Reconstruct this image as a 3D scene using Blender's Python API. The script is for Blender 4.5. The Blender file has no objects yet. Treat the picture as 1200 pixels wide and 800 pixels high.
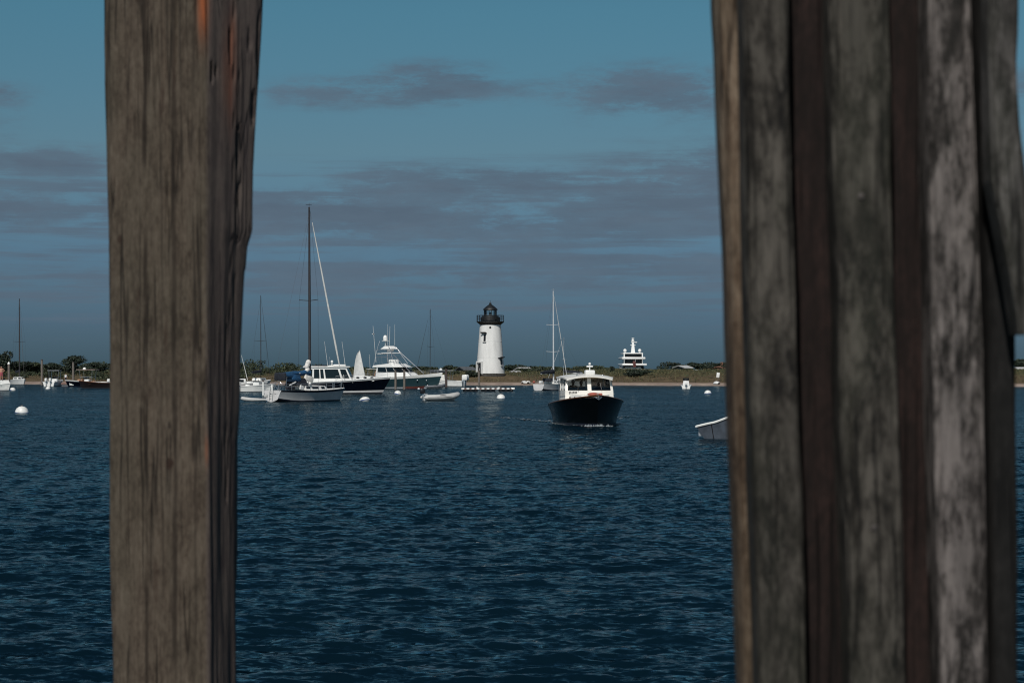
import bpy, bmesh, math, random
import numpy as np
from mathutils import Vector, Matrix, Euler
R = math.radians
random.seed(7); rng = np.random.default_rng(11)
scene = bpy.context.scene
COL = scene.collection

# ------------------------------------------------------------------ camera
F = 2423.0; H = 2.87; YH = 433.0            # focal length in photo pixels, eye height, horizon row
cam_d = bpy.data.cameras.new('camera'); cam = bpy.data.objects.new('camera', cam_d); COL.objects.link(cam)
cam.location = (0, 0, H); cam.rotation_euler = (R(90), 0, 0)
cam_d.sensor_width = 36.0; cam_d.lens = F/1200*36; cam_d.shift_y = (YH-400)/1200
cam_d.clip_start = 0.05; cam_d.clip_end = 60000
cam_d.dof.use_dof = True; cam_d.dof.focus_distance = 230; cam_d.dof.aperture_fstop = 12
scene.camera = cam

# ------------------------------------------------------------------ light
SUN_EL, SUN_AZ = 44.0, 193.0                # azimuth clockwise from +Y (the view direction): behind the camera, left
az = R(SUN_AZ); el = R(SUN_EL)
sdir = Vector((math.sin(az)*math.cos(el), math.cos(az)*math.cos(el), math.sin(el)))
sd = bpy.data.lights.new('sun', 'SUN'); sd.energy = 4.0; sd.angle = R(0.5); sd.color = (1.0, 0.95, 0.88)
so = bpy.data.objects.new('sun', sd); COL.objects.link(so); so.rotation_euler = sdir.to_track_quat('Z', 'Y').to_euler()

W = bpy.data.worlds.new('World'); scene.world = W; W.use_nodes = True
nt = W.node_tree; nt.nodes.clear()
def N(t, **kw):
    n = nt.nodes.new(t)
    for k, v in kw.items():
        if k in ('inp',):
            for kk, vv in v.items(): n.inputs[kk].default_value = vv
        else: setattr(n, k, v)
    return n
def L(a, b): nt.links.new(a, b)
def M2(op, a, b=None, c=None, clamp=False):
    n = nt.nodes.new('ShaderNodeMath'); n.operation = op; n.use_clamp = clamp
    for i, s in enumerate((a, b, c)):
        if s is None: continue
        if isinstance(s, (int, float)): n.inputs[i].default_value = s
        else: nt.links.new(s, n.inputs[i])
    return n.outputs[0]
def RAMP(fac, stops, interp='LINEAR'):
    n = nt.nodes.new('ShaderNodeValToRGB'); cr = n.color_ramp; cr.interpolation = interp
    while len(cr.elements) < len(stops): cr.elements.new(0.5)
    for e, (p, c) in zip(cr.elements, stops):
        e.position = p; e.color = (c, c, c, 1) if isinstance(c, (int, float)) else (*c, 1)
    nt.links.new(fac, n.inputs[0]); return n.outputs[0]
def MIX(fac, a, b, bt='MIX'):
    n = nt.nodes.new('ShaderNodeMix'); n.data_type = 'RGBA'; n.blend_type = bt
    for i, s in ((0, fac), (6, a), (7, b)):
        if isinstance(s, (int, float)): n.inputs[i].default_value = s
        elif isinstance(s, tuple): n.inputs[i].default_value = (*s, 1)
        else: nt.links.new(s, n.inputs[i])
    return n.outputs[2]
def NOISE(vec, scale, detail=4, rough=0.55, w=None, dist=0):
    n = nt.nodes.new('ShaderNodeTexNoise'); n.inputs['Scale'].default_value = scale
    n.inputs['Detail'].default_value = detail; n.inputs['Roughness'].default_value = rough
    n.inputs['Distortion'].default_value = dist
    if vec is not None: nt.links.new(vec, n.inputs['Vector'])
    return n.outputs['Fac']
def MAP(vec, scale=(1,1,1), loc=(0,0,0)):
    n = nt.nodes.new('ShaderNodeMapping'); n.inputs['Scale'].default_value = scale; n.inputs['Location'].default_value = loc
    nt.links.new(vec, n.inputs['Vector']); return n.outputs[0]
sky = N('ShaderNodeTexSky', sky_type='NISHITA', sun_disc=False, sun_elevation=el, sun_rotation=az)
tc = N('ShaderNodeTexCoord'); gen = tc.outputs['Generated']
sx = N('ShaderNodeSeparateXYZ'); L(gen, sx.inputs[0])
X, Y, Z = sx.outputs
tint = RAMP(M2('MULTIPLY_ADD', Z, 2.0, 0.1, clamp=True), [
    (0.0, (.155,.27,.44)), (0.10, (.165,.295,.475)), (0.144, (.16,.28,.50)), (0.21, (.19,.315,.50)), (0.309, (.272,.405,.475)), (0.44, (.25,.47,.505)), (1.0, (.15,.30,.37))])
col = MIX(1.0, sky.outputs[0], tint, 'MULTIPLY')
# clouds: flat sheets seen low over the horizon (azimuth, elevation) plus a few separate patches
azn = M2('ARCTAN2', X, Y); 
cv = N('ShaderNodeCombineXYZ'); L(azn, cv.inputs[0]); L(Z, cv.inputs[1])
wob = NOISE(MAP(cv.outputs[0], (14, 60, 1)), 1.0, 5, 0.6)
n1 = NOISE(MAP(cv.outputs[0], (17, 64, 1), (3.1, 0.7, 0)), 1.0, 9, 0.70)
def patch(px, py, wx, wy, amp):             # direction of a cloud bank, its angular half sizes
    a0 = math.atan((px-600)/F); z0 = (YH-py)/F
    dx = M2('MULTIPLY', M2('SUBTRACT', azn, a0), F/wx)
    dz = M2('MULTIPLY', M2('SUBTRACT', Z, z0), F/wy)
    r2 = M2('ADD', M2('MULTIPLY', dx, dx), M2('MULTIPLY', dz, dz))
    return M2('MULTIPLY', M2('EXPONENT', M2('MULTIPLY', r2, -1.0)), amp)
acc = None
for p in [(500,103,90,26,.75),(360,114,70,20,.5),(765,112,120,32,.8),(490,212,80,18,.6),(610,212,50,14,.5),(780,220,120,26,.85),
          (380,250,180,30,.75),(640,262,260,24,.55),(720,305,180,10,.35),(450,325,220,10,.35),(30,195,110,16,.65),(20,250,130,26,.55),(0,120,40,14,.5),(1000,190,200,30,.6),(-200,150,200,24,.6),(1350,120,220,26,.7),
          (600,330,1500,30,.30),(690,-6,90,14,.5),(1500,260,300,30,.7),(-500,240,300,30,.7)]:
    q = patch(*p); acc = q if acc is None else M2('ADD', acc, q)
cl = M2('MULTIPLY', acc, M2('MULTIPLY_ADD', M2('SUBTRACT', n1, 0.5), 5.0, 0.9))
hi = M2('MULTIPLY', RAMP(n1, [(0.55, 0.0), (0.75, 0.5)]), RAMP(Z, [(0.19, 0.0), (0.3, 1.0)]))
bands = NOISE(MAP(cv.outputs[0], (7, 150, 1), (1.7, 4.2, 0)), 1.0, 7, 0.62)
bands = M2('MULTIPLY', RAMP(bands, [(0.45, 0.0), (0.65, 0.55)]), RAMP(Z, [(0.008, 0.25), (0.03, 0.9), (0.085, 1.0), (0.115, 0.0)]))
cl = M2('ADD', M2('ADD', cl, hi), bands)
fac = RAMP(cl, [(0.08, 0.0), (0.62, 0.78), (1.0, 0.92)], 'EASE')
ccol = RAMP(wob, [(0.3, (.98,1.38,1.90)), (0.7, (1.20,1.70,2.28))])
col = MIX(fac, col, ccol)
bg = N('ShaderNodeBackground'); bg.inputs['Strength'].default_value = 0.10; L(col, bg.inputs['Color'])
wo = N('ShaderNodeOutputWorld'); L(bg.outputs[0], wo.inputs[0])

scene.view_settings.view_transform = 'Standard'; scene.view_settings.look = 'None'
scene.view_settings.exposure = -0.15; scene.view_settings.gamma = 1.0
try: scene.view_settings.use_curve_mapping = False
except Exception: pass
scene.cycles.pixel_filter_type = 'BLACKMAN_HARRIS'; scene.cycles.filter_width = 1.15; scene.cycles.max_bounces = 8; scene.cycles.transparent_max_bounces = 12

# ------------------------------------------------------------------ materials
MT = {}
def mat(name, color, rough=0.5, metal=0.0, vary=0.12, vscale=3.0, bump=0.0, bscale=40.0, spec=0.5, color2=None, stretch=(1,1,1)):
    global nt
    if name in MT: return MT[name]
    m = bpy.data.materials.new(name); m.use_nodes = True; nt = m.node_tree
    b = nt.nodes['Principled BSDF']; b.inputs['Roughness'].default_value = rough; b.inputs['Metallic'].default_value = metal
    b.inputs['Specular IOR Level'].default_value = spec
    t = nt.nodes.new('ShaderNodeTexCoord'); v = MAP(t.outputs['Object'], stretch)
    n = NOISE(v, vscale, 5, 0.6)
    c2 = color2 or tuple(c*(1-2.2*vary) for c in color)
    nt.links.new(RAMP(n, [(0.35, c2), (0.62, color)]), b.inputs['Base Color'])
    if bump:
        bn = nt.nodes.new('ShaderNodeBump'); bn.inputs['Strength'].default_value = bump; bn.inputs['Distance'].default_value = 0.02
        nt.links.new(NOISE(v, bscale, 4), bn.inputs['Height']); nt.links.new(bn.outputs[0], b.inputs['Normal'])
    MT[name] = m; return m
mat('gelcoat white', (.78,.78,.76), .3, vary=.04, vscale=1.2)
mat('gelcoat cream', (.78,.755,.70), .35, vary=.05, vscale=1.5)
mat('hull grey white', (.56,.55,.55), .35, vary=.08, vscale=1.0)
mat('hull pale grey', (.36,.38,.41), .4, vary=.08, vscale=1.0)
mat('hull navy', (.0015,.003,.007), .2, vary=.1, vscale=2, spec=.35)
mat('hull black green', (.0012,.002,.0025), .25, vary=.1, vscale=2, spec=.3)
mat('hull sea green', (.022,.050,.060), .15, vary=.1, vscale=.6)
mat('hull oxblood', (.010,.006,.006), .4, vary=.15, vscale=2)
mat('hull blue grey', (.075,.09,.115), .45, vary=.15, vscale=3)
mat('boot stripe dark', (.01,.014,.03), .4)
mat('antifoul red', (.10,.02,.015), .7)
mat('antifoul dark', (.012,.014,.02), .7)
mat('deck white', (.80,.79,.76), .55, vary=.05, vscale=2)
mat('deck teak', (.25,.16,.09), .7, vary=.2, vscale=6)
mat('varnished wood', (.16,.06,.02), .3, vary=.2, vscale=6)
mat('dark glass', (.006,.009,.012), .06, vary=.0)
mat('steel', (.55,.56,.58), .3, metal=.8, vary=.05)
mat('alloy mast', (.62,.64,.66), .45, metal=.2, vary=.05)
mat('dark mast', (.035,.032,.035), .45, vary=.1)
mat('black plastic', (.012,.012,.015), .35)
mat('canvas blue', (.010,.075,.18), .85, vary=.2, vscale=4, bump=.4, bscale=12)
mat('canvas dark', (.012,.016,.026), .85, vary=.2, vscale=4, bump=.4, bscale=12)
mat('canvas white', (.74,.72,.68), .85, vary=.12, vscale=4, bump=.5, bscale=10)
mat('canvas pink', (.50,.38,.34), .85, vary=.15, vscale=4)
mat('sail cloth', (.72,.72,.70), .7, vary=.07, vscale=2)
mat('rubber grey', (.48,.48,.47), .6, vary=.06, vscale=3)
mat('rubber dark grey', (.14,.15,.17), .6, vary=.1, vscale=3)
mat('red paint', (.11,.028,.024), .5)
mat('red canvas', (.38,.10,.07), .8)
mat('buoy white', (.78,.78,.75), .45, vary=.10, vscale=5)
mat('buoy blue', (.03,.08,.25), .5)
mat('rope', (.30,.26,.20), .9)
mat('lighthouse white', (.71,.71,.70), .7, vary=.07, vscale=1.1, stretch=(1,1,.22), bump=.3, bscale=14)
mat('iron black', (.010,.011,.012), .5, vary=.1)
mat('roof black', (.018,.018,.02), .6, vary=.2)
mat('lens glass', (.10,.13,.15), .1, vary=.1)
mat('foundation stone', (.06,.055,.05), .9, vary=.25, vscale=2)
mat('shingle grey', (.14,.13,.12), .9, vary=.2, vscale=2)
mat('shingle brown', (.26,.13,.09), .9, vary=.2, vscale=2)
mat('roof slate', (.10,.11,.12), .85, vary=.2, vscale=2)
mat('roof pale', (.5,.5,.5), .7, vary=.1, vscale=2)
mat('trim white', (.75,.75,.73), .6)
mat('skin', (.42,.22,.15), .6, vary=.05)
mat('hair dark', (.02,.014,.01), .6)
mat('cloth white', (.65,.65,.66), .9); mat('cloth pink', (.42,.10,.12), .9); mat('cloth navy', (.015,.02,.05), .9)
mat('cloth khaki', (.25,.19,.12), .9); mat('cloth red', (.25,.03,.03), .9)
mat('bark', (.07,.055,.045), .95, vary=.25, vscale=4)
mat('leaf dark', (.022,.036,.018), .7, vary=.22, vscale=.8, color2=(.010,.018,.011))
mat('leaf olive', (.048,.060,.024), .75, vary=.22, vscale=.6, color2=(.020,.030,.015))
mat('leaf pine', (.016,.028,.020), .7, color2=(.008,.014,.011), vscale=.8)
mat('dry grass', (.13,.105,.052), .9, color2=(.055,.062,.026), vscale=.12)
mat('gull white', (.8,.8,.8), .7); mat('gull grey', (.3,.31,.33), .7); mat('beak yellow', (.6,.35,.03), .5)
mat('pile wood', (.18,.155,.135), .9, vary=.2, vscale=6, stretch=(3,3,.6))
mat('pile wood dark', (.075,.055,.05), .9, vary=.2, vscale=6, stretch=(3,3,.6))
mat('dock plank', (.22,.13,.11), .85, vary=.2, vscale=3)
mat('nail rust', (.06,.05,.045), .6, metal=.3)
mat('seat tan', (.40,.22,.13), .7)

def glassmat(name, tintc=(.02,.03,.035), alpha=.45):
    global nt
    m = bpy.data.materials.new(name); m.use_nodes = True; nt = m.node_tree; nt.nodes.clear()
    t = nt.nodes.new('ShaderNodeBsdfTransparent'); t.inputs[0].default_value = (alpha*.95, alpha, alpha, 1)
    g = nt.nodes.new('ShaderNodeBsdfGlossy'); g.inputs['Roughness'].default_value = .04; g.inputs['Color'].default_value = (.9,.95,1,1)
    fr = nt.nodes.new('ShaderNodeFresnel'); fr.inputs[0].default_value = 1.5
    mx = nt.nodes.new('ShaderNodeMixShader'); nt.links.new(fr.outputs[0], mx.inputs[0]); nt.links.new(t.outputs[0], mx.inputs[1]); nt.links.new(g.outputs[0], mx.inputs[2])
    o = nt.nodes.new('ShaderNodeOutputMaterial'); nt.links.new(mx.outputs[0], o.inputs[0]); MT[name] = m; return m
glassmat('window glass', alpha=.4)
glassmat('clear glass', alpha=.92)

def woodmat(name, c_dark, c_mid, c_light, patchy=0.5, streak=3.0, rust=None, blotch=9.0, contrast=1.0, gw=.9, bz=.34, lines=(), right=None, spots=(), moss=.35, pt=.54):
    """weathered timber: long grain, drying cracks, knots, lichen blotches"""
    global nt
    m = bpy.data.materials.new(name); m.use_nodes = True; nt = m.node_tree
    b = nt.nodes['Principled BSDF']; b.inputs['Roughness'].default_value = .85; b.inputs['Specular IOR Level'].default_value = .25
    t = nt.nodes.new('ShaderNodeTexCoord'); o = t.outputs['Object']
    grain = NOISE(MAP(o, (90, 90, 5.5)), 1.0, 7, .75, dist=.4); speck = NOISE(MAP(o, (120, 120, 62), (3, 3, 3)), 1.0, 5, .7)
    fine = NOISE(MAP(o, (260, 260, 14)), 1.0, 4, .6)
    blot = NOISE(MAP(o, (blotch, blotch, blotch*bz)), 1.0, 8, .74, dist=.5)
    mott = NOISE(MAP(o, (52, 52, 15), (2, 5, 1)), 1.0, 5, .7)
    base = RAMP(M2('MULTIPLY_ADD', M2('SUBTRACT', blot, .5), 1.5*contrast, M2('MULTIPLY_ADD', M2('SUBTRACT', grain, .5), gw, M2('MULTIPLY_ADD', M2('SUBTRACT', speck, .5), .9, .5))), [(0.18, c_dark), (0.5, c_mid), (0.82, c_light)])
    pm = RAMP(M2('ADD', M2('MULTIPLY', mott, .7), M2('MULTIPLY', NOISE(MAP(o, (6, 6, 2.6), (7, 1, 4)), 1, 3, .6), .4)), [(pt, 0.0), (pt+.11, patchy)])
    base = MIX(pm, base, tuple(min(1, c*1.5) for c in c_light))
    base = MIX(RAMP(NOISE(MAP(o, (5, 5, 1.6), (8, 8, 8)), 1.0, 5, .65), [(.42, 0.0), (.62, moss)]), base, (.040, .045, .030))
    # cracks: thin dark lines that follow the grain
    cr = NOISE(MAP(o, (34, 34, 1.1), (1, 9, 3)), 1.0, 2, .5, dist=.2)
    crk = RAMP(M2('ABSOLUTE', M2('SUBTRACT', cr, .5)), [(0.0, 1.0), (0.014, 0.55), (0.03, 0.0)])
    crk = M2('MULTIPLY', crk, RAMP(NOISE(MAP(o, (12, 12, 4), (4, 4, 4)), 1, 2), [(.42, 0), (.55, 1)]))
    base = MIX(M2('MULTIPLY', crk, .85), base, tuple(c*.22 for c in c_dark))
    vo = nt.nodes.new('ShaderNodeTexVoronoi'); vo.inputs['Scale'].default_value = 1.0
    nt.links.new(MAP(o, (17, 17, 7.5)), vo.inputs['Vector'])
    kn = RAMP(vo.outputs['Distance'], [(.06, .8), (.13, 0.0)])
    base = MIX(M2('MULTIPLY', kn, RAMP(blot, [(.5,0),(.56,1)])), base, tuple(c*.35 for c in c_dark))
    base = MIX(RAMP(fine, [(.3, .35), (.6, 0.0)]), base, tuple(c*.6 for c in c_dark))
    for (lx, lw, la, ls) in lines:
        sl = nt.nodes.new('ShaderNodeSeparateXYZ'); nt.links.new(o, sl.inputs[0])
        wz_ = NOISE(MAP(o, (0, 0, 2.2), (ls, 0, 0)), 1.0, 4, .6); on = RAMP(NOISE(MAP(o, (30, 30, 3.1), (0, ls, 0)), 1.0, 4, .6), [(.40, 0.0), (.56, 1.0)])
        d = M2('ABSOLUTE', M2('SUBTRACT', M2('SUBTRACT', sl.outputs[0], lx), M2('MULTIPLY', M2('SUBTRACT', wz_, .5), .022)))
        f = M2('MULTIPLY', M2('MULTIPLY', RAMP(M2('MULTIPLY', d, 1/lw), [(.25, 1.0), (1.0, 0.0)], 'EASE'), on), la)
        base = MIX(f, base, tuple(c*.45 for c in c_dark))
    if spots:
        sl = nt.nodes.new('ShaderNodeSeparateXYZ'); nt.links.new(o, sl.inputs[0])
        for (kx, kz, hx, hz, amt) in spots:
            dx = M2('MULTIPLY', M2('SUBTRACT', sl.outputs[0], kx), 1/hx); dz = M2('MULTIPLY', M2('SUBTRACT', sl.outputs[2], kz), 1/hz)
            r2 = M2('ADD', M2('ADD', M2('MULTIPLY', dx, dx), M2('MULTIPLY', dz, dz)), M2('MULTIPLY', M2('SUBTRACT', mott, .5), 3.0))
            base = MIX(RAMP(r2, [(.15, amt), (1.0, 0.0)], 'EASE'), base, (c_dark[0]*.75, c_dark[1]*.5, c_dark[2]*.45))
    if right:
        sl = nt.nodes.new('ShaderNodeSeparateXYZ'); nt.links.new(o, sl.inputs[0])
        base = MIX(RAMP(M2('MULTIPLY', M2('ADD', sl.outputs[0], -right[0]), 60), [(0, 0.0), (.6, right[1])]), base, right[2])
    if rust:
        s = nt.nodes.new('ShaderNodeSeparateXYZ'); nt.links.new(o, s.inputs[0])
        f = None
        for (rx, rz, hx, hz, amt) in rust:
            dx = M2('MULTIPLY', M2('SUBTRACT', s.outputs[0], rx), 1/hx); dz = M2('MULTIPLY', M2('SUBTRACT', s.outputs[2], rz), 1/hz)
            q = M2('MULTIPLY', M2('EXPONENT', M2('MULTIPLY', M2('ADD', M2('MULTIPLY', dx, dx), M2('MULTIPLY', dz, dz)), -1.0)), amt)
            f = q if f is None else M2('ADD', f, q)
        f = M2('MULTIPLY', f, RAMP(grain, [(.35, .35), (.55, 1.0)]), clamp=True)
        base = MIX(f, base, (.26, .075, .028))
    nt.links.new(base, b.inputs['Base Color'])
    bn = nt.nodes.new('ShaderNodeBump'); bn.inputs['Strength'].default_value = .8; bn.inputs['Distance'].default_value = .004
    hsum = M2('ADD', M2('MULTIPLY', grain, .8), M2('SUBTRACT', M2('MULTIPLY', mott, .3), M2('MULTIPLY', crk, 1.2)))
    nt.links.new(hsum, bn.inputs['Height']); nt.links.new(bn.outputs[0], b.inputs['Normal'])
    MT[name] = m; return m

# ------------------------------------------------------------------ mesh helpers
class MB:
    def __init__(s): s.v = []; s.f = []; s.m = []
    def add(s, vs, fs, mi=0):
        o = len(s.v); s.v += [tuple(p) for p in vs]
        for f in fs: s.f.append(tuple(o+i for i in f)); s.m.append(mi)
        return s
    def box(s, c, d, mi=0, rz=0, r=0, rx=0, ry=0):
        bm = bmesh.new(); bmesh.ops.create_cube(bm, size=1); bmesh.ops.scale(bm, vec=d, verts=bm.verts)
        if r > 0: bmesh.ops.bevel(bm, geom=bm.edges[:], offset=min(r, .49*min(d)), segments=2, affect='EDGES', profile=.5)
        mt = Matrix.Translation(c) @ Euler((rx, ry, rz)).to_matrix().to_4x4()
        bm.transform(mt); bm.verts.index_update()
        s.add([v.co[:] for v in bm.verts], [[v.index for v in f.verts] for f in bm.faces], mi); bm.free(); return s
    def tube(s, pts, r, n=8, mi=0, cap=True):
        pts = [Vector(p) for p in pts]; k = len(pts); rs = r if isinstance(r, (list, tuple)) else [r]*k
        rings = []; prev = None
        for i, p in enumerate(pts):
            d = (pts[min(i+1, k-1)]-pts[max(i-1, 0)]).normalized()
            if prev is None: a = d.orthogonal().normalized()
            else: a = (prev-d*prev.dot(d)).normalized()
            prev = a; b = d.cross(a)
            rings.append([p+(a*math.cos(t*2*math.pi/n)+b*math.sin(t*2*math.pi/n))*rs[i] for t in range(n)])
        vs = [q for rg in rings for q in rg]; fs = []
        for i in range(k-1):
            for t in range(n):
                u = (t+1) % n; fs.append((i*n+t, i*n+u, (i+1)*n+u, (i+1)*n+t))
        if cap: fs.append(tuple(range(n))[::-1]); fs.append(tuple((k-1)*n+t for t in range(n)))
        return s.add(vs, fs, mi)
    def lathe(s, prof, n=24, c=(0,0,0), mi=0, sx=1, sy=1):
        vs = []; fs = []; k = len(prof)
        for (r, z) in prof:
            for t in range(n):
                a = 2*math.pi*t/n; vs.append((c[0]+r*math.cos(a)*sx, c[1]+r*math.sin(a)*sy, c[2]+z))
        for i in range(k-1):
            for t in range(n):
                u = (t+1) % n; fs.append((i*n+t, i*n+u, (i+1)*n+u, (i+1)*n+t))
        fs.append(tuple(range(n))[::-1]); fs.append(tuple((k-1)*n+t for t in range(n)))
        return s.add(vs, fs, mi)
    def ball(s, c, r, mi=0, n=14, m=9, zs=1, sx=1, sy=1):
        prof = [(max(1e-4, r*math.sin(math.pi*i/m)), -r*zs*math.cos(math.pi*i/m)) for i in range(m+1)]
        return s.lathe(prof, n, c, mi, sx, sy)
    def frustum(s, bot, z0, top, z1, mi=0):   # two outlines with the same number of points
        n = len(bot); z0 = z0 if isinstance(z0, (list, tuple)) else [z0]*n; z1 = z1 if isinstance(z1, (list, tuple)) else [z1]*n
        vs = [(p[0], p[1], z) for p, z in zip(bot, z0)]+[(p[0], p[1], z) for p, z in zip(top, z1)]
        fs = [(i, (i+1) % n, n+(i+1) % n, n+i) for i in range(n)]+[tuple(range(n))[::-1], tuple(range(n, 2*n))]
        return s.add(vs, fs, mi)
    def prism(s, prof, y0, y1, mi=0, y0t=None):  # profile in x,z pushed along y
        n = len(prof)
        vs = [(p[0], y0, p[1]) for p in prof]+[(p[0], y1, p[1]) for p in prof]
        fs = [(i, (i+1) % n, n+(i+1) % n, n+i) for i in range(n)]+[tuple(range(n))[::-1], tuple(range(n, 2*n))]
        return s.add(vs, fs, mi)
    def panel(s, quad, u0, u1, v0, v1, th=.03, off=.0, mi=0):  # a thin slab on a wall given by 4 corners (bl, br, tr, tl seen from outside)
        a, b, c, d = [Vector(q) for q in quad]
        P = lambda u, v: (a*(1-u)+b*u)*(1-v)+(d*(1-u)+c*u)*v
        nrm = (b-a).cross(d-a).normalized()
        q = [P(u0, v0), P(u1, v0), P(u1, v1), P(u0, v1)]
        vs = [p+nrm*(off-.01) for p in q]+[p+nrm*(off+th) for p in q]
        return s.add(vs, [(0,1,5,4), (1,2,6,5), (2,3,7,6), (3,0,4,7), (4,5,6,7), (3,2,1,0)], mi)
    def grid(s, G, mi=0, close=False, flip=False):
        r = len(G); c = len(G[0]); vs = [p for row in G for p in row]; fs = []
        for i in range(r-1):
            for j in range(c if close else c-1):
                k = (j+1) % c; f = (i*c+j, i*c+k, (i+1)*c+k, (i+1)*c+j)
                fs.append(f[::-1] if flip else f)
        return s.add(vs, fs, mi)
    def build(s, name, mats, parent=None, smooth=38, fix=True):
        me = bpy.data.meshes.new(name); me.from_pydata(s.v, [], s.f)
        for m in ([mats] if isinstance(mats, str) else mats): me.materials.append(MT[m])
        me.polygons.foreach_set('material_index', s.m)
        if fix:
            bm = bmesh.new(); bm.from_mesh(me); bmesh.ops.recalc_face_normals(bm, faces=bm.faces[:]); bm.to_mesh(me); bm.free()
        if smooth:
            me.polygons.foreach_set('use_smooth', [True]*len(me.polygons)); me.set_sharp_from_angle(angle=R(smooth))
        me.update()
        o = bpy.data.objects.new(name, me); COL.objects.link(o)
        if parent: o.parent = parent
        return o
def npmesh(name, V, Fq, mats, parent=None, smooth=False, midx=None):
    V = np.asarray(V, dtype=np.float32); Fq = np.asarray(Fq, dtype=np.int32); k = Fq.shape[1]
    me = bpy.data.meshes.new(name); me.vertices.add(len(V)); me.vertices.foreach_set('co', V.ravel())
    me.loops.add(Fq.size); me.loops.foreach_set('vertex_index', Fq.ravel())
    me.polygons.add(len(Fq)); me.polygons.foreach_set('loop_start', np.arange(0, Fq.size, k, dtype=np.int32))
    for m in ([mats] if isinstance(mats, str) else mats): me.materials.append(MT[m])
    if midx is not None: me.polygons.foreach_set('material_index', np.asarray(midx, dtype=np.int32))
    me.polygons.foreach_set('use_smooth', np.full(len(Fq), smooth))
    me.update(); me.validate()
    o = bpy.data.objects.new(name, me); COL.objects.link(o)
    if parent: o.parent = parent
    return o
def thing(name, label, cat, loc=(0,0,0), rz=0, group=None):
    o = bpy.data.objects.new(name, None); COL.objects.link(o); o.empty_display_size = .3
    o.location = loc; o.rotation_euler = (0, 0, rz); return tag(o, label, cat, group)
def tag(o, label=None, cat=None, group=None, kind=None):
    if label: o['label'] = label
    if cat: o['category'] = cat
    if group: o['group'] = group
    if kind: o['kind'] = kind
    return o
def kids(o): return [c for c in bpy.data.objects if c.parent == o]
def copy_tree(o, parent=None):
    c = o.copy(); COL.objects.link(c); c.parent = parent
    for ch in kids(o): copy_tree(ch, c)
    return c
def wx(px, D): return (px-600)/F*D
def wz(py, D): return H+(YH-py)/F*D
def dist(py): return F*H/(py-YH)             # distance of a waterline seen on photo row py
def at(px, D, z=0): return (wx(px, D), D, z)

# value noise on arrays
_tab = rng.random((256, 256))
def vnoise(x, y):
    xi = np.floor(x).astype(int); yi = np.floor(y).astype(int); fx = x-xi; fy = y-yi
    fx = fx*fx*(3-2*fx); fy = fy*fy*(3-2*fy); a = xi & 255; b = yi & 255; a1 = (a+1) & 255; b1 = (b+1) & 255
    return (_tab[a, b]*(1-fx)+_tab[a1, b]*fx)*(1-fy)+(_tab[a, b1]*(1-fx)+_tab[a1, b1]*fx)*fy
def fbm(x, y, o=4):
    s = 0; a = .5; t = 0
    for k in range(o): s = s+a*vnoise(x*2**k+17*k, y*2**k+31*k); t += a; a *= .5
    return s/t
def sstep(a, b, x): t = np.clip((x-a)/(b-a), 0, 1); return t*t*(3-2*t)

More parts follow.
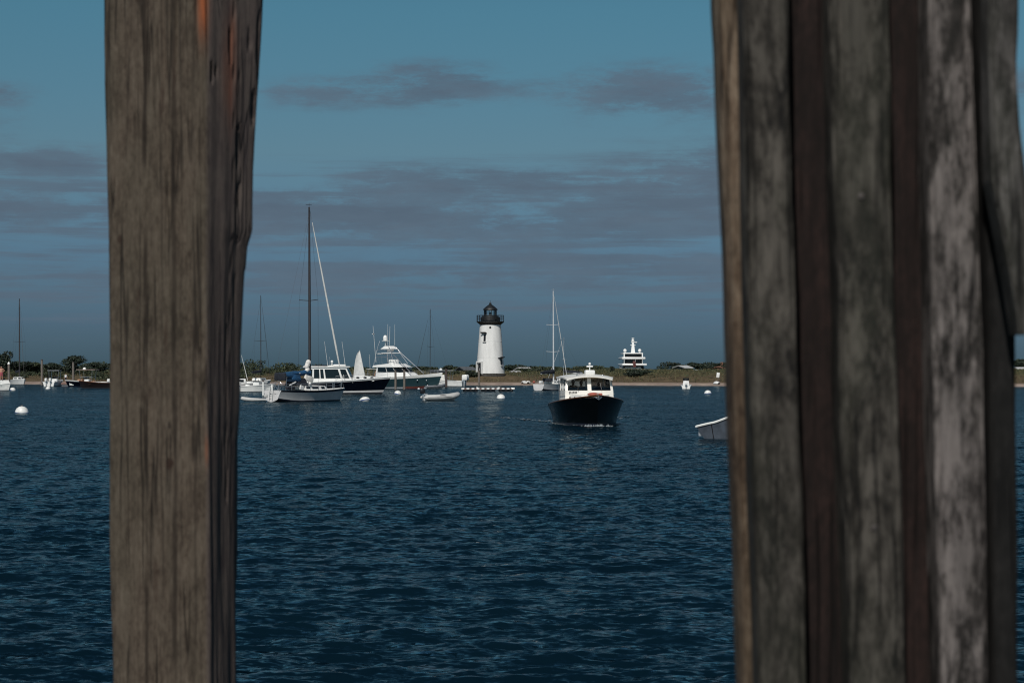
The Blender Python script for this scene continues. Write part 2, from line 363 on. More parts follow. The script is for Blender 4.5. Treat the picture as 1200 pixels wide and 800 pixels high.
# ------------------------------------------------------------------ water
WN1, WN2, WFAC = 1.15, 1.45, .60
def make_water():
    global nt
    m = bpy.data.materials.new('sea water'); m.use_nodes = True; nt = m.node_tree; MT['sea water'] = m
    b = nt.nodes['Principled BSDF']; b.inputs['IOR'].default_value = 1.333; b.inputs['Roughness'].default_value = .07; b.inputs['Specular IOR Level'].default_value = .42
    g = nt.nodes.new('ShaderNodeNewGeometry'); p = g.outputs['Position']
    big = NOISE(MAP(p, (.018, .035, 0)), 1, 4, .6)
    nt.links.new(RAMP(big, [(.38, (.0015,.0075,.0135)), (.62, (.0019,.0100,.0175))]), b.inputs['Base Color'])
    a = NOISE(MAP(p, (1.6, 3.0, 0)), 1, 5, .62); c = NOISE(MAP(p, (6.5, 11, 0), (3, 1, 0)), 1, 4, .6)
    gust = RAMP(NOISE(MAP(p, (.05, .09, 0), (9, 2, 0)), 1, 4, .6), [(.35, .7), (.65, 1.15)])
    def ncol(scale, loc, det):
        n = nt.nodes.new('ShaderNodeTexNoise'); n.inputs['Scale'].default_value = 1; n.inputs['Detail'].default_value = det; n.inputs['Roughness'].default_value = .6
        nt.links.new(MAP(p, scale, loc), n.inputs['Vector']); return n.outputs['Color']
    def VM(op, x, y):
        n = nt.nodes.new('ShaderNodeVectorMath'); n.operation = op
        for q, u in enumerate((x, y)):
            if isinstance(u, tuple): n.inputs[q].default_value = u
            else: nt.links.new(u, n.inputs[q])
        return n.outputs[0]
    v1 = VM('MULTIPLY', VM('SUBTRACT', ncol((1.5, 2.8, 0), (0,0,0), 4), (.5,.5,.5)), (WN1*.7, WN1, 0))
    v2 = VM('MULTIPLY', VM('SUBTRACT', ncol((6.0, 11, 0), (5,3,0), 3), (.5,.5,.5)), (WN2*.7, WN2, 0))
    sc = nt.nodes.new('ShaderNodeVectorMath'); sc.operation = 'SCALE'; nt.links.new(VM('ADD', v1, v2), sc.inputs[0]); nt.links.new(gust, sc.inputs['Scale'])
    nn = nt.nodes.new('ShaderNodeVectorMath'); nn.operation = 'NORMALIZE'; nt.links.new(VM('ADD', g.outputs['Normal'], sc.outputs[0]), nn.inputs[0])
    nt.links.new(nn.outputs[0], b.inputs['Normal'])
    b.inputs['Specular IOR Level'].default_value = 0.0; b.inputs['Roughness'].default_value = 1.0
    gl = nt.nodes.new('ShaderNodeBsdfGlossy'); gl.inputs['Roughness'].default_value = .07; gl.inputs['Color'].default_value = (.84,.95,.98,1); nt.links.new(nn.outputs[0], gl.inputs['Normal'])
    fr = nt.nodes.new('ShaderNodeFresnel'); fr.inputs[0].default_value = 1.333; nt.links.new(nn.outputs[0], fr.inputs['Normal'])
    ms = nt.nodes.new('ShaderNodeMixShader'); nt.links.new(M2('MULTIPLY', M2('POWER', fr.outputs[0], 1.25), WFAC), ms.inputs[0])
    nt.links.new(b.outputs[0], ms.inputs[1]); nt.links.new(gl.outputs[0], ms.inputs[2]); nt.links.new(ms.outputs[0], nt.nodes['Material Output'].inputs[0])
    # rows by distance, columns by angle, dense inside the view
    r1 = [0.0, .6, 1.5, 3, 5, 7, 9, 11, 13]; r = 14.5
    rr = list(r1)
    while r < 420: rr.append(r); r += .0027*r
    while r < 45000: rr.append(r); r *= 1.15
    rr = np.array(rr)
    inner = np.linspace(-17.5, 17.5, 760)
    outer = np.linspace(17.5, 342.5, 120)[1:-1]
    th = np.radians(np.concatenate([inner, outer])); nc = len(th)
    Rr, Th = np.meshgrid(rr, th, indexing='ij')
    X = Rr*np.sin(Th); Y = Rr*np.cos(Th); Zz = np.zeros_like(X)
    dr = np.gradient(rr)[:, None]*np.ones_like(X)
    dth = np.abs(np.gradient(th)); dth[-1] = dth[-2]; dth = np.where(dth > 1, .05, dth)
    cell = np.maximum(dr, Rr*dth[None, :])
    gustn = .55+.9*fbm(X*.03+5, Y*.05+9, 3)
    lam = np.geomspace(.13, 5.0, 72)
    for i, l in enumerate(lam):
        k = 2*math.pi/l; d = rng.normal(0, .62)+.25; ph = rng.random()*6.283
        slope = .042*(.75+.5*rng.random())*(1.0 if l < .6 else (.6/l)**1.05)
        amp = slope/k
        w = np.clip((l/cell-2.2)/2.0, 0, 1)
        if w.max() <= 0: continue
        q = k*(X*math.sin(d)+Y*math.cos(d))+ph+1.3*np.sin(.21*k*(X*math.cos(d)-Y*math.sin(d)) + ph*2)
        Zz += w*amp*(np.sin(q)-.28*np.cos(2*q))*gustn
    Zz[Rr > 420] = 0
    n, c = X.shape; idx = np.arange(n*c).reshape(n, c)
    a0 = idx[:-1, :]; a1 = np.roll(idx, -1, axis=1)[:-1, :]; b0 = idx[1:, :]; b1 = np.roll(idx, -1, axis=1)[1:, :]
    Fq = np.stack([a0.ravel(), a1.ravel(), b1.ravel(), b0.ravel()], 1)
    V = np.stack([X.ravel(), Y.ravel(), Zz.ravel()], 1)
    o = npmesh('water', V, Fq, 'sea water', smooth=True); return tag(o, kind='structure')
make_water()

# ------------------------------------------------------------------ land spit with beach
def shore(x): return 378-.32*x+3.0*np.sin(x*.045+1)+1.6*np.sin(x*.13)
def ridge(x): return 2.52+.22*sstep(8, 24, x)-.25*np.exp(-((x+4)/16)**2)+.15*sstep(-30, -60, x)
def land_z(x, t):
    z = -1.2+1.25*sstep(-25, 0, t)+.5*sstep(0, 6, t)+.9*sstep(6, 24, t)
    z = z+(ridge(x)-1.45-.05)*sstep(18, 62, t)
    z = z+.45*np.exp(-((x+4)/8)**2-((t-21)/8)**2)-3.4*sstep(170, 230, t)
    z = z+sstep(6, 22, t)*(1-sstep(150, 200, t))*((fbm(x*.12, t*.10, 3)-.5)*.75+(fbm(x*.5+9, t*.4, 2)-.5)*.22)
    return z
def ground(x, y): return float(land_z(np.array(x, dtype=float), np.array(y-shore(np.array(x, dtype=float)))))
def make_land():
    global nt
    m = bpy.data.materials.new('beach and dune'); m.use_nodes = True; nt = m.node_tree; MT['beach and dune'] = m
    b = nt.nodes['Principled BSDF']; b.inputs['Roughness'].default_value = .95; b.inputs['Specular IOR Level'].default_value = .1
    g = nt.nodes.new('ShaderNodeNewGeometry'); p = g.outputs['Position']; s = nt.nodes.new('ShaderNodeSeparateXYZ'); nt.links.new(p, s.inputs[0])
    n1 = NOISE(MAP(p, (.10, .05, .3)), 1, 5, .6); n2 = NOISE(MAP(p, (.6, .25, 1)), 1, 5, .65)
    n3 = NOISE(MAP(p, (.04, .02, 1), (5,5,0)), 1, 3, .6); sand = RAMP(n2, [(.35, (.20,.15,.125)), (.62, (.33,.26,.215))])
    dry = RAMP(n2, [(.3, (.060,.045,.026)), (.65, (.125,.092,.055))])
    green = RAMP(n2, [(.3, (.024,.030,.013)), (.65, (.062,.066,.030))])
    zz = M2('MULTIPLY_ADD', M2('SUBTRACT', n1, .5), 2.2, s.outputs[2])
    veg = MIX(RAMP(M2('MULTIPLY', zz, .3), [(.42, 0.0), (.78, 1.0)]), dry, green)
    zs = M2('MULTIPLY_ADD', M2('SUBTRACT', n2, .5), .5, s.outputs[2])
    nt.links.new(MIX(RAMP(zs, [(.40, 0.0), (.58, 1.0)]), sand, veg), b.inputs['Base Color'])
    xs = np.linspace(-420, 420, 700); t = np.concatenate([np.linspace(-40, -2, 8), np.linspace(-1, 70, 120), np.linspace(72, 240, 60)])
    Xg, Tg = np.meshgrid(xs, t, indexing='ij'); Yg = shore(Xg)+Tg; Zg = land_z(Xg, Tg)
    n, c = Xg.shape; idx = np.arange(n*c).reshape(n, c)
    Fq = np.stack([idx[:-1,:-1].ravel(), idx[1:,:-1].ravel(), idx[1:,1:].ravel(), idx[:-1,1:].ravel()], 1)
    o = npmesh('land', np.stack([Xg.ravel(), Yg.ravel(), Zg.ravel()], 1), Fq, 'beach and dune', smooth=True); tag(o, kind='structure')
    # dune grass: tapering blades in tufts
    K = 42000; x = rng.uniform(-115, 110, K); tt = 7+rng.random(K)**.8*75; keep = fbm(x*.25, tt*.22, 3) > .36
    x = x[keep]; tt = tt[keep]; K = len(x); z = land_z(x, tt)-.05; y = shore(x)+tt
    h = rng.uniform(.18, .48, K); w = rng.uniform(.05, .14, K); a = rng.uniform(0, math.pi, K); lean = rng.normal(0, .16, (K, 2))
    V = np.empty((K, 3, 3)); V[:, 0] = np.stack([x-w*np.cos(a), y-w*np.sin(a), z], 1); V[:, 1] = np.stack([x+w*np.cos(a), y+w*np.sin(a), z], 1); V[:, 2] = np.stack([x+lean[:, 0], y+lean[:, 1], z+h], 1)
    o = npmesh('dune_grass', V.reshape(-1, 3), np.arange(K*3).reshape(K, 3), ['dry grass', 'leaf olive'], midx=(rng.random(K) < .30).astype(int))
    tag(o, 'dry brown and olive dune grass above the pale beach', 'grass', kind='stuff')
make_land()

def leaf_cloud(cx, cy, cz, rx, ry, rz, n, leaf, seed=0, lobes=9):
    """leaf faces scattered through uneven lobes -> vertex array (n,4,3)"""
    g = np.random.default_rng(seed); L_ = []
    lob = []
    for i in range(lobes):
        a = g.uniform(0, 6.28); q = g.uniform(0, .72); e = g.uniform(-.55, .75)
        lob.append((cx+rx*q*math.cos(a), cy+ry*q*math.sin(a), cz+rz*e*(1-.35*q), g.uniform(.30, .55)))
    for k in range(n):
        l = lob[g.integers(lobes)]; u = g.normal(0, 1, 3); u /= np.linalg.norm(u)+1e-6; rr = g.uniform(.35, 1.05)**.6
        L_.append((l[0]+u[0]*rx*l[3]*rr, l[1]+u[1]*ry*l[3]*rr, l[2]+u[2]*rz*l[3]*rr))
    P = np.array(L_); A = g.normal(0, 1, (n, 3)); A /= np.linalg.norm(A, axis=1)[:, None]; B = np.cross(A, g.normal(0, 1, (n, 3))); B /= np.linalg.norm(B, axis=1)[:, None]
    s = g.uniform(.5, 1.2, n)[:, None]*leaf
    return np.stack([P-A*s-B*s*.45, P+A*s*.2-B*s*.6, P+A*s+B*s*.3, P-A*s*.1+B*s*.6], 1), lob
def tree(name, label, px, ytop, wpx, D, mats, group, n=1300, leaf=.26, zbase=None, lobes=9):
    x = wx(px, D); zb = ground(x, D)-.15 if zbase is None else zbase
    top = wz(ytop, D); h = max(1.2, top-zb); r = wpx/F*D/2
    t = thing(name, label, 'bush' if name in ('bush', 'shrub') else 'tree', (x, D, zb), 0, group)
    sd_ = int(px*7+D)
    crz = h*.46 if name != 'bush' else h*.5; cz = h-crz*.95
    V, lob = leaf_cloud(0, 0, cz, r*1.12, r, crz, n, leaf, sd_, lobes)
    mi = (np.random.default_rng(sd_).random(n) < .3).astype(int)
    npmesh('crown', V.reshape(-1, 3), np.arange(n*4).reshape(n, 4), mats, t, midx=mi)
    b = MB(); b.tube([(0,0,-.3), (.05,0,h*.25), (0,.05,h*.5)], [.05*h*.6+.04, .035*h*.6+.03, .02*h*.6+.02], 7)
    for l in lob[:5]: b.tube([(0,0,h*.3), (l[0]*.5, l[1]*.5, h*.3+(l[2]-h*.3)*.6), (l[0], l[1], l[2])], [.02*h*.6+.02, .014*h+.01, .01], 5)
    b.build('trunk', 'bark', t); return t
LD = ['leaf dark', 'leaf pine']; LO = ['leaf olive', 'leaf dark']
G1 = 'trees on the far shore at the left'; G2 = 'trees behind the lighthouse spit'; G3 = 'trees on the right hand horizon'
for px, yt, w, D, mt, lb in [
    (2, 410, 30, 440, LD, 'tall dark round tree at the left edge of the photo above the shore'),
    (24, 424, 26, 445, LD, 'dark low tree behind the thin dark mast at far left'),
    (41, 421, 26, 450, LO, 'olive tree with flat crown between the tall mast and the second mooring pile'),
    (63, 425, 20, 450, LD, 'small dark tree behind the outboard boat with grey canopy'),
    (86, 417, 34, 446, LD, 'wide domed dark tree rising behind the third shore pile'),
    (112, 425, 26, 452, LD, 'dark tree just left of the big timber post'),
    (134, 423, 28, 452, LD, 'dark shore tree mostly hidden by the big timber post')]:
    tree('shore_tree', lb, px, yt, w, D, mt, G1, n=1700)
for px, yt, w, D, mt, lb in [
    (492, 430.5, 34, 495, LD, 'low dark tree line clump above the bow of the sport fishing yacht'),
    (524, 427.5, 18, 480, LD, 'small pointed dark tree behind the brown pile'),
    (537, 430, 20, 480, LO, 'low olive tree left of the grey roof near the lighthouse'),
    (552, 426.5, 18, 480, LD, 'dark tree touching the left side of the lighthouse base'),
    (603, 427.5, 26, 490, LD, 'dark tree directly right of the lighthouse base'),
    (626, 429.5, 28, 490, LD, 'dark low tree right of the pale roofed house'),
    (651, 431, 40, 490, LO, 'broad olive thicket tree behind the small white sloop'),
    (688, 430, 46, 490, LO, 'broad low tree behind the cabin roof of the black motor launch')]:
    tree('shore_tree', lb, px, yt, w, D, mt, G2, n=2000, leaf=.24)
for px, yt, w, D, mt, lb in [
    (788, 424.5, 34, 500, LD, 'round dark tree left of the white roofed house on the right horizon'),
    (815, 424.5, 38, 500, LD, 'dark tree right of the white roofed house on the right horizon'),
    (834, 423.5, 40, 503, LD, 'dark tree above the reddish gabled house at right'),
    (855, 424.5, 34, 500, LD, 'dark tree partly hidden by the left edge of the plank clad post'),
    (1196, 421, 30, 480, LD, 'dark tree in the sliver of view right of the plank clad post')]:
    tree('shore_tree', lb, px, yt, w, D, mt, G3, n=1800, leaf=.22)
tree('bush', 'wide dark bush on the dune below the far white motor yacht', 748, 433.5, 34, 400, LD, None, n=2600, leaf=.2, lobes=14)
tree('bush', 'dark bush on the bank left of the lighthouse door', 553, 434.5, 17, 397, LD, None, n=1500, leaf=.2)
tree('bush', 'dark green bush behind the white outboard engines left of the lighthouse', 531, 436, 15, 410, LO, None, n=1200, leaf=.2)
tree('bush', 'small dark bush on the skyline left of the far white motor yacht', 717, 431.6, 8, 430, LD, None, n=500, leaf=.16)
# scrub belt that reads as one mass
def scrub():
    Vs = []; K = 0
    segs = [(-300, 360, 2.1, 455, 260), (-30, 700, 0, 0, 0)]
    for i in range(330):
        x = rng.uniform(-175, 175); pxx = 600+x/455*F
        left = sstep(-35, -60, np.array(x)); right = sstep(10, 22, np.array(x))
        D = shore(x)+rng.uniform(48, 90) if left > .5 else shore(x)+rng.uniform(70, 125)
        h = rng.uniform(.5, 1.1)*(1+1.1*float(left))*(1-.75*float(right)); w = rng.uniform(1.6, 4.0)
        z = ground(x, D); V, _ = leaf_cloud(x, D, z+h*.4, w, w*.8, h*.7, 190, .24, i, 5); Vs.append(V)
    for i in range(110):      # lower bank bushes at the left shore
        x = rng.uniform(-125, -48); t = rng.uniform(12, 50); D = shore(x)+t; h = rng.uniform(.5, 1.3); w = rng.uniform(1.2, 2.8)
        V, _ = leaf_cloud(x, D, ground(x, D)+h*.4, w, w, h*.7, 170, .2, i+900, 5); Vs.append(V)
    V = np.concatenate(Vs); n = len(V)
    o = npmesh('scrub', V.reshape(-1, 3), np.arange(n*4).reshape(n, 4), ['leaf olive', 'leaf dark'], midx=(rng.random(n) < .4).astype(int))
    tag(o, 'low dark green scrub covering the bank behind the beach', 'scrub', kind='stuff')
scrub()
def far_shore():
    xs = np.linspace(-3200, 3200, 400); t = np.linspace(0, 1, 8); Xg, Tg = np.meshgrid(xs, t, indexing='ij')
    Yg = 1900+Tg*500; Zg = -1+(6+5*fbm(xs*.006, xs*.0, 4)[:, None])*np.sin(Tg*math.pi)**.7*np.ones_like(Xg)+(fbm(Xg*.06, Tg*9, 3)-.5)*3
    Zg[:, 0] = -1.5; Zg[:, -1] = -1.5
    n, c = Xg.shape; idx = np.arange(n*c).reshape(n, c)
    Fq = np.stack([idx[:-1,:-1].ravel(), idx[1:,:-1].ravel(), idx[1:,1:].ravel(), idx[:-1,1:].ravel()], 1)
    o = npmesh('hills', np.stack([Xg.ravel(), Yg.ravel(), (Zg*.45).ravel()], 1), Fq, 'leaf dark', smooth=True); tag(o, kind='structure')
far_shore()

# ------------------------------------------------------------------ lighthouse
def lighthouse():
    D = 400; zb = 2.15; t = thing('lighthouse', 'white conical lighthouse with black lantern and gallery on the spit', 'lighthouse', at(574.6, D, zb))
    s = D/F
    hT = (437-380)*s
    def rad(z): return 2.76-(2.76-2.03)*(max(0, z)/hT)**.92
    b = MB(); b.lathe([(rad(z), z) for z in np.linspace(0, hT, 24)], 64); b.build('tower', 'lighthouse white', t)
    b = MB(); b.lathe([(2.95, -1.4), (2.95, -.16), (2.70, -.10)], 48); b.build('foundation', 'foundation stone', t)
    # courses: slightly proud iron bands
    for z in (hT*.33, hT*.66): MB().lathe([(rad(z)+.004, z-.05), (rad(z)+.03, z-.04), (rad(z)+.03, z+.04), (rad(z)+.004, z+.05)], 48).build('course_band', 'lighthouse white', t)
    b = MB(); b.lathe([(2.05, hT-.05), (2.10, hT+.10), (2.42, hT+.40), (2.66, hT+.50), (2.66, hT+.64), (2.2, hT+.65)], 48)
    for k in range(16):
        a = k*math.pi/8; c, s_ = math.cos(a), math.sin(a)
        b.tube([(2.05*c, 2.05*s_, hT+.1), (2.58*c, 2.58*s_, hT+.5)], .07, 5)
    b.build('gallery', 'iron black', t)
    zg = hT+.64; b = MB()
    for k in range(20):
        a = k*math.pi/10; b.tube([(2.6*math.cos(a), 2.6*math.sin(a), zg), (2.6*math.cos(a), 2.6*math.sin(a), zg+1.15)], .045, 5)
    for zz in (.4, .78, 1.15): b.tube([(2.6*math.cos(a), 2.6*math.sin(a), zg+zz) for a in np.linspace(0, 2*math.pi, 41)], .04, 5)
    b.build('railing', 'iron black', t)
    b = MB(); b.lathe([(1.9, zg), (1.9, zg+.85), (1.45, zg+.9), (1.45, zg+1.1)], 32); b.build('watch_room', 'iron black', t)
    b = MB(); b.lathe([(1.18, zg+1.1), (1.18, zg+2.2)], 16); b.build('lantern_glass', 'clear glass', t)
    b = MB()
    for k in range(8):
        a = k*math.pi/4+.2; b.tube([(1.22*math.cos(a), 1.22*math.sin(a), zg+1.1), (1.22*math.cos(a), 1.22*math.sin(a), zg+2.25)], .06, 6)
    b.tube([(1.22*math.cos(a), 1.22*math.sin(a), zg+2.2) for a in np.linspace(0, 2*math.pi, 25)], .06, 5)
    b.build('lantern_frame', 'iron black', t)
    b = MB(); b.lathe([(.05, zg+1.05), (.22, zg+1.15), (.26, zg+1.4), (.2, zg+1.7), (.05, zg+1.8)], 16); b.build('lamp', 'lens glass', t)
    b = MB(); b.lathe([(1.45, zg+2.2), (1.42, zg+2.34), (.85, zg+2.85), (.3, zg+3.25), (.16, zg+3.3)], 24); r_ = b.build('lantern_roof', 'iron black', t)
    b = MB(); b.ball((0,0,zg+3.42), .24); b.tube([(0,0,zg+3.6), (0,0,zg+4.05)], .03, 5); b.build('finial', 'iron black', r_)
    def face(a, z, off): r = rad(z)+off; return Vector((r*math.sin(a), -r*math.cos(a), z))
    def opening(a, z0, z1, w, arch, nm, glass='black plastic'):
        b = MB(); ps = []
        hw = w/2
        out = [(-hw, z0), (hw, z0), (hw, z1-(hw if arch else 0))]
        if arch: out += [(hw*math.cos(q), z1-hw+hw*math.sin(q)) for q in np.linspace(.4, math.pi-.4, 6)]
        out += [(-hw, z1-(hw if arch else 0))]
        F_ = []; n = len(out)
        for off in (-.35, .05):
            for (u, z) in out: F_.append(face(a+u/rad(z), z, off))
        b.add(F_, [(i, (i+1) % n, n+(i+1) % n, n+i) for i in range(n)]+[tuple(range(n))[::-1], tuple(range(n, 2*n))])
        return b.build(nm, glass, t)
    for (a, zz, w, h_) in ((-.50, hT*.655, .46, 1.4), (.98, hT*.17, .6, 1.2)):
        z0 = zz; fr = opening(a, z0, z0+h_, w, False, 'window')
        b = MB(); c = face(a-.07, z0+h_+.22, .22); b.box(c, (w+.75, .8, .14), rz=a, rx=R(-18), r=.03)
        b.build('hood', 'iron black', fr)
        b = MB(); c = face(a, z0-.1, .12); b.box(c, (w+.3, .3, .12), rz=a, r=.02); b.build('sill', 'trim white', fr)
    opening(0.0, hT-.75, hT-.38, .36, True, 'porthole')
    d = opening(-.86, -.1, 2.05, 1.05, True, 'door')
    # projecting entry surround
    b = MB(); a = -.86
    for sgn in (-1, 1): b.box(face(a+sgn*.72/2.7, 1.0, .12), (.2, .5, 2.2), rz=a)
    b.box(face(a, 2.2, .12), (1.6, .5, .3), rz=a); b.build('door_surround', 'lighthouse white', t)
lighthouse()

# ------------------------------------------------------------------ houses on the shore
def house(label, px, ybase, yroof, wpx, D, wall, roof, depth=7, rz=.3, chim=False, group=None):
    w = wpx/F*D; zb = wz(ybase, D); zr = wz(yroof, D); h = zr-zb
    t = thing('house', label, 'house', at(px, D, zb), rz, group); hw = w/2; hd = depth/2; zw = h*.55
    b = MB(); b.box((0,0,zw/2-.6), (w, depth, zw+1.2)); 
    b.add([(-hw, -hd+.01, zw), (-hw, hd-.01, zw), (-hw, 0, h-.05), (hw, -hd+.01, zw), (hw, hd-.01, zw), (hw, 0, h-.05)], [(0,1,2), (3,5,4), (0,2,5,3), (1,4,5,2)])
    b.build('wall', wall, t)
    b = MB(); e = .35
    for s_ in (-1, 1):
        b.add([(-hw-e, s_*(hd+e), zw-.15), (hw+e, s_*(hd+e), zw-.15), (hw+e, 0, h+.02), (-hw-e, 0, h+.02), (-hw-e, s_*(hd+e), zw+.03), (hw+e, s_*(hd+e), zw+.03), (hw+e, 0, h+.2), (-hw-e, 0, h+.2)],
              [(0,1,2,3), (4,5,6,7), (0,1,5,4), (1,2,6,5), (2,3,7,6), (3,0,4,7)])
    rf = b.build('roof', roof, t)
    if chim: MB().box((w*.22, 0, h+.5), (.7, .7, 1.4)).build('chimney', 'shingle brown', rf)
    k = max(2, int(w/2.4))
    for i in range(k):
        x = -hw+(i+.5)*w/k; f = MB().box((x, -hd-.03, zw*.55), (.95, .1, min(1.3, zw*.55))).build('window', 'trim white', t)
        MB().box((x, -hd-.07, zw*.55), (.75, .1, min(1.1, zw*.45))).build('pane', 'dark glass', f)
GH = 'houses on the far shore'
house('long low grey roofed house just left of the lighthouse base', 546, 436.5, 430.5, 13, 470, 'shingle grey', 'roof slate', group=GH)
house('pale roofed house among dark trees right of the lighthouse', 613.5, 437, 431.2, 11, 480, 'trim white', 'roof pale', group=GH)
house('small white house low on the bank right of the lighthouse', 604, 439.5, 435.5, 8, 455, 'trim white', 'roof pale', depth=4, group=GH)
house('white roofed house between dark trees on the right horizon', 800, 432.5, 429, 8, 485, 'shingle grey', 'roof pale', group=GH)
house('reddish gabled house beside the left edge of the plank clad post', 845, 437.5, 430, 14, 500, 'shingle brown', 'shingle brown', rz=1.0, chim=True, group=GH)
house('pinkish brown house glimpsed in the gap at the right edge of the photo', 1199, 441, 431, 18, 455, 'shingle brown', 'roof pale', rz=.2, chim=True, group=GH)
house('tiny white shed on the green dune right of the far motor yacht', 816, 436.4, 434, 3.2, 440, 'trim white', 'roof pale', depth=2, group=GH)

# ------------------------------------------------------------------ people
def person(label, loc, rz, parentless=True, h=1.75, top='cloth white', low='cloth navy', arm_up=False, hip=False, hair='hair dark', wide=1.0):
    s = h/1.75
    J = {'pel': (0,0,.95), 'wst': (0,0,1.12), 'chs': (.01,0,1.32), 'nek': (0,0,1.47), 'hdb': (.015,0,1.54), 'hdm': (.02,0,1.62), 'hdt': (.01,0,1.70)}
    Rr = {'pel': .135, 'wst': .12, 'chs': .14, 'nek': .055, 'hdb': .075, 'hdm': .088, 'hdt': .07}
    E = [('pel','wst'), ('wst','chs'), ('chs','nek'), ('nek','hdb'), ('hdb','hdm'), ('hdm','hdt')]
    for sg, q in ((1, 'l'), (-1, 'r')):
        J['hip'+q] = (0, sg*.09, .90); J['kne'+q] = (.02, sg*.11, .50); J['ank'+q] = (-.01, sg*.12, .09); J['toe'+q] = (.13, sg*.13, .04)
        Rr['hip'+q] = .095; Rr['kne'+q] = .062; Rr['ank'+q] = .042; Rr['toe'+q] = .035
        J['sho'+q] = (0, sg*.19, 1.40); Rr['sho'+q] = .06
        if hip: J['elb'+q] = (-.10, sg*.40, 1.18); J['wri'+q] = (.02, sg*.20, 1.02); J['han'+q] = (.06, sg*.14, 1.0)
        elif arm_up and sg == 1: J['elb'+q] = (.2, sg*.26, 1.25); J['wri'+q] = (.42, sg*.22, 1.28); J['han'+q] = (.50, sg*.2, 1.29)
        else: J['elb'+q] = (.0, sg*.25, 1.12); J['wri'+q] = (.08, sg*.26, .88); J['han'+q] = (.10, sg*.25, .80)
        Rr['elb'+q] = .043; Rr['wri'+q] = .032; Rr['han'+q] = .036
        E += [('pel','hip'+q), ('hip'+q,'kne'+q), ('kne'+q,'ank'+q), ('ank'+q,'toe'+q), ('chs','sho'+q), ('sho'+q,'elb'+q), ('elb'+q,'wri'+q), ('wri'+q,'han'+q)]
    names = list(J); me = bpy.data.meshes.new('tmp'); me.from_pydata([tuple(c*s for c in J[n]) for n in names], [(names.index(a), names.index(b)) for a, b in E], [])
    o = bpy.data.objects.new('tmp', me); COL.objects.link(o); md = o.modifiers.new('s', 'SKIN'); sub = o.modifiers.new('u', 'SUBSURF'); sub.levels = 1; sub.render_levels = 1
    for i, n in enumerate(names):
        sv = me.skin_vertices[0].data[i]; r = Rr[n]*s*wide; sv.radius = (r, r*(1.25 if n in ('wst','chs','pel') else 1)); sv.use_root = (n == 'pel')
    bpy.context.view_layer.update(); dg = bpy.context.evaluated_depsgraph_get()
    m2 = bpy.data.meshes.new_from_object(o.evaluated_get(dg)); bpy.data.objects.remove(o)
    for m in ('skin', top, low): m2.materials.append(MT[m])
    for p in m2.polygons:
        z = p.center.z/s; y = abs(p.center.y)/s
        p.material_index = 1 if (1.0 < z < 1.46 and not (y > .24 and z < 1.28)) else (2 if (.48 < z <= 1.0 and y < .24 and not y > .2) else 0); p.use_smooth = True
    b = bpy.data.objects.new('person', m2); COL.objects.link(b); b.location = loc; b.rotation_euler = (0,0,rz); tag(b, label, 'person')
    hb = MB(); hb.ball((-.005*s, 0, 1.675*s), .098*s, zs=1.0); hb.build('hair', hair, b)
    fb = MB(); fb.ball((.105*s, 0, 1.615*s), .018*s, n=6, m=4); fb.build('nose', 'skin', b)
    return b

# ------------------------------------------------------------------ boat kit
def hullshape(Lh, B, fb, mid, st, draft=.5, tr=.8, rake=.5, wl=.82, fine=1.6, tm=.42, srake=.0, n=22, pw=2.1, lift=0.0):
    """returns section function (t, u) -> point; u 0 keel, 1 sheer"""
    def half(t, p): return (tr+(1-tr)*math.sin(math.pi*min(t/tm, 1)/2)) if t < tm else max(0, 1-((t-tm)/(1-tm))**p)
    def sheer(t): return st+(mid-st)*min(1, t/.45) if t < .45 else mid+(fb-mid)*((t-.45)/.55)**1.5
    def P(t, u):
        bs = B/2*half(t, pw); bw = B/2*wl*half(t, fine); zs = sheer(t)
        if u < .35: z = -draft*(1-t**4*.7)*(1-(u/.35))**1.2; y = bw*math.sin(min(1, u/.35)*math.pi/2)**.85
        else: q = (u-.35)/.65; z = zs*q; y = bw+(bs-bw)*(q**1.35)
        if lift and t < .3: z = z+lift*(1-t/.3)**1.5*(1-min(1, u))
        lean = rake*(max(0, t-.55)/.45)**1.6
        x = -Lh/2+(Lh-rake)*t+lean*max(0, z)/fb - srake*max(0, 1-t/.15)*max(0, z)/st
        return (x, y, z)
    return P, sheer, half
US = [0, .1, .2, .3, .35, .42, .5, .6, .7, .8, .88, .94, 1.0]
def hull(parent, P, topm, boot='boot stripe dark', rail='gelcoat white', bottom='antifoul dark', bootu=(.35, .42), railu=.94, n=30, name='hull'):
    b = MB(); G = []
    ts = [1-(1-i/n)**1.3 for i in range(n+1)]
    for t in ts:
        port = [P(t, u) for u in US]; star = [(x, -y, z) for x, y, z in port[::-1]]
        G.append(star+port[1:])
    nU = len(US); c = len(G[0])
    for i in range(len(G)-1):
        for j in range(c-1):
            uj = US[nU-1-j-1] if j < nU-1 else US[j-nU+1]
            mi = 0 if uj >= bootu[1] else (1 if uj >= bootu[0]-.001 else 3)
            if uj >= railu-.001: mi = 2
            b.add([G[i][j], G[i][j+1], G[i+1][j+1], G[i+1][j]], [(0,1,2,3)], mi)
    b.add(G[0], [tuple(range(c))], 0)
    bm_weld(b); return b.build(name, [topm, boot, rail, bottom], parent, smooth=50)
def bm_weld(b):
    key = {}; remap = []; nv = []
    for p in b.v:
        k = (round(p[0], 4), round(p[1], 4), round(p[2], 4))
        if k not in key: key[k] = len(nv); nv.append(p)
        remap.append(key[k])
    nf = []; nm = []
    for f, m in zip(b.f, b.m):
        g = []
        for i in f:
            if remap[i] not in g: g.append(remap[i])
        if len(g) > 2: nf.append(tuple(g)); nm.append(m)
    b.v, b.f, b.m = nv, nf, nm
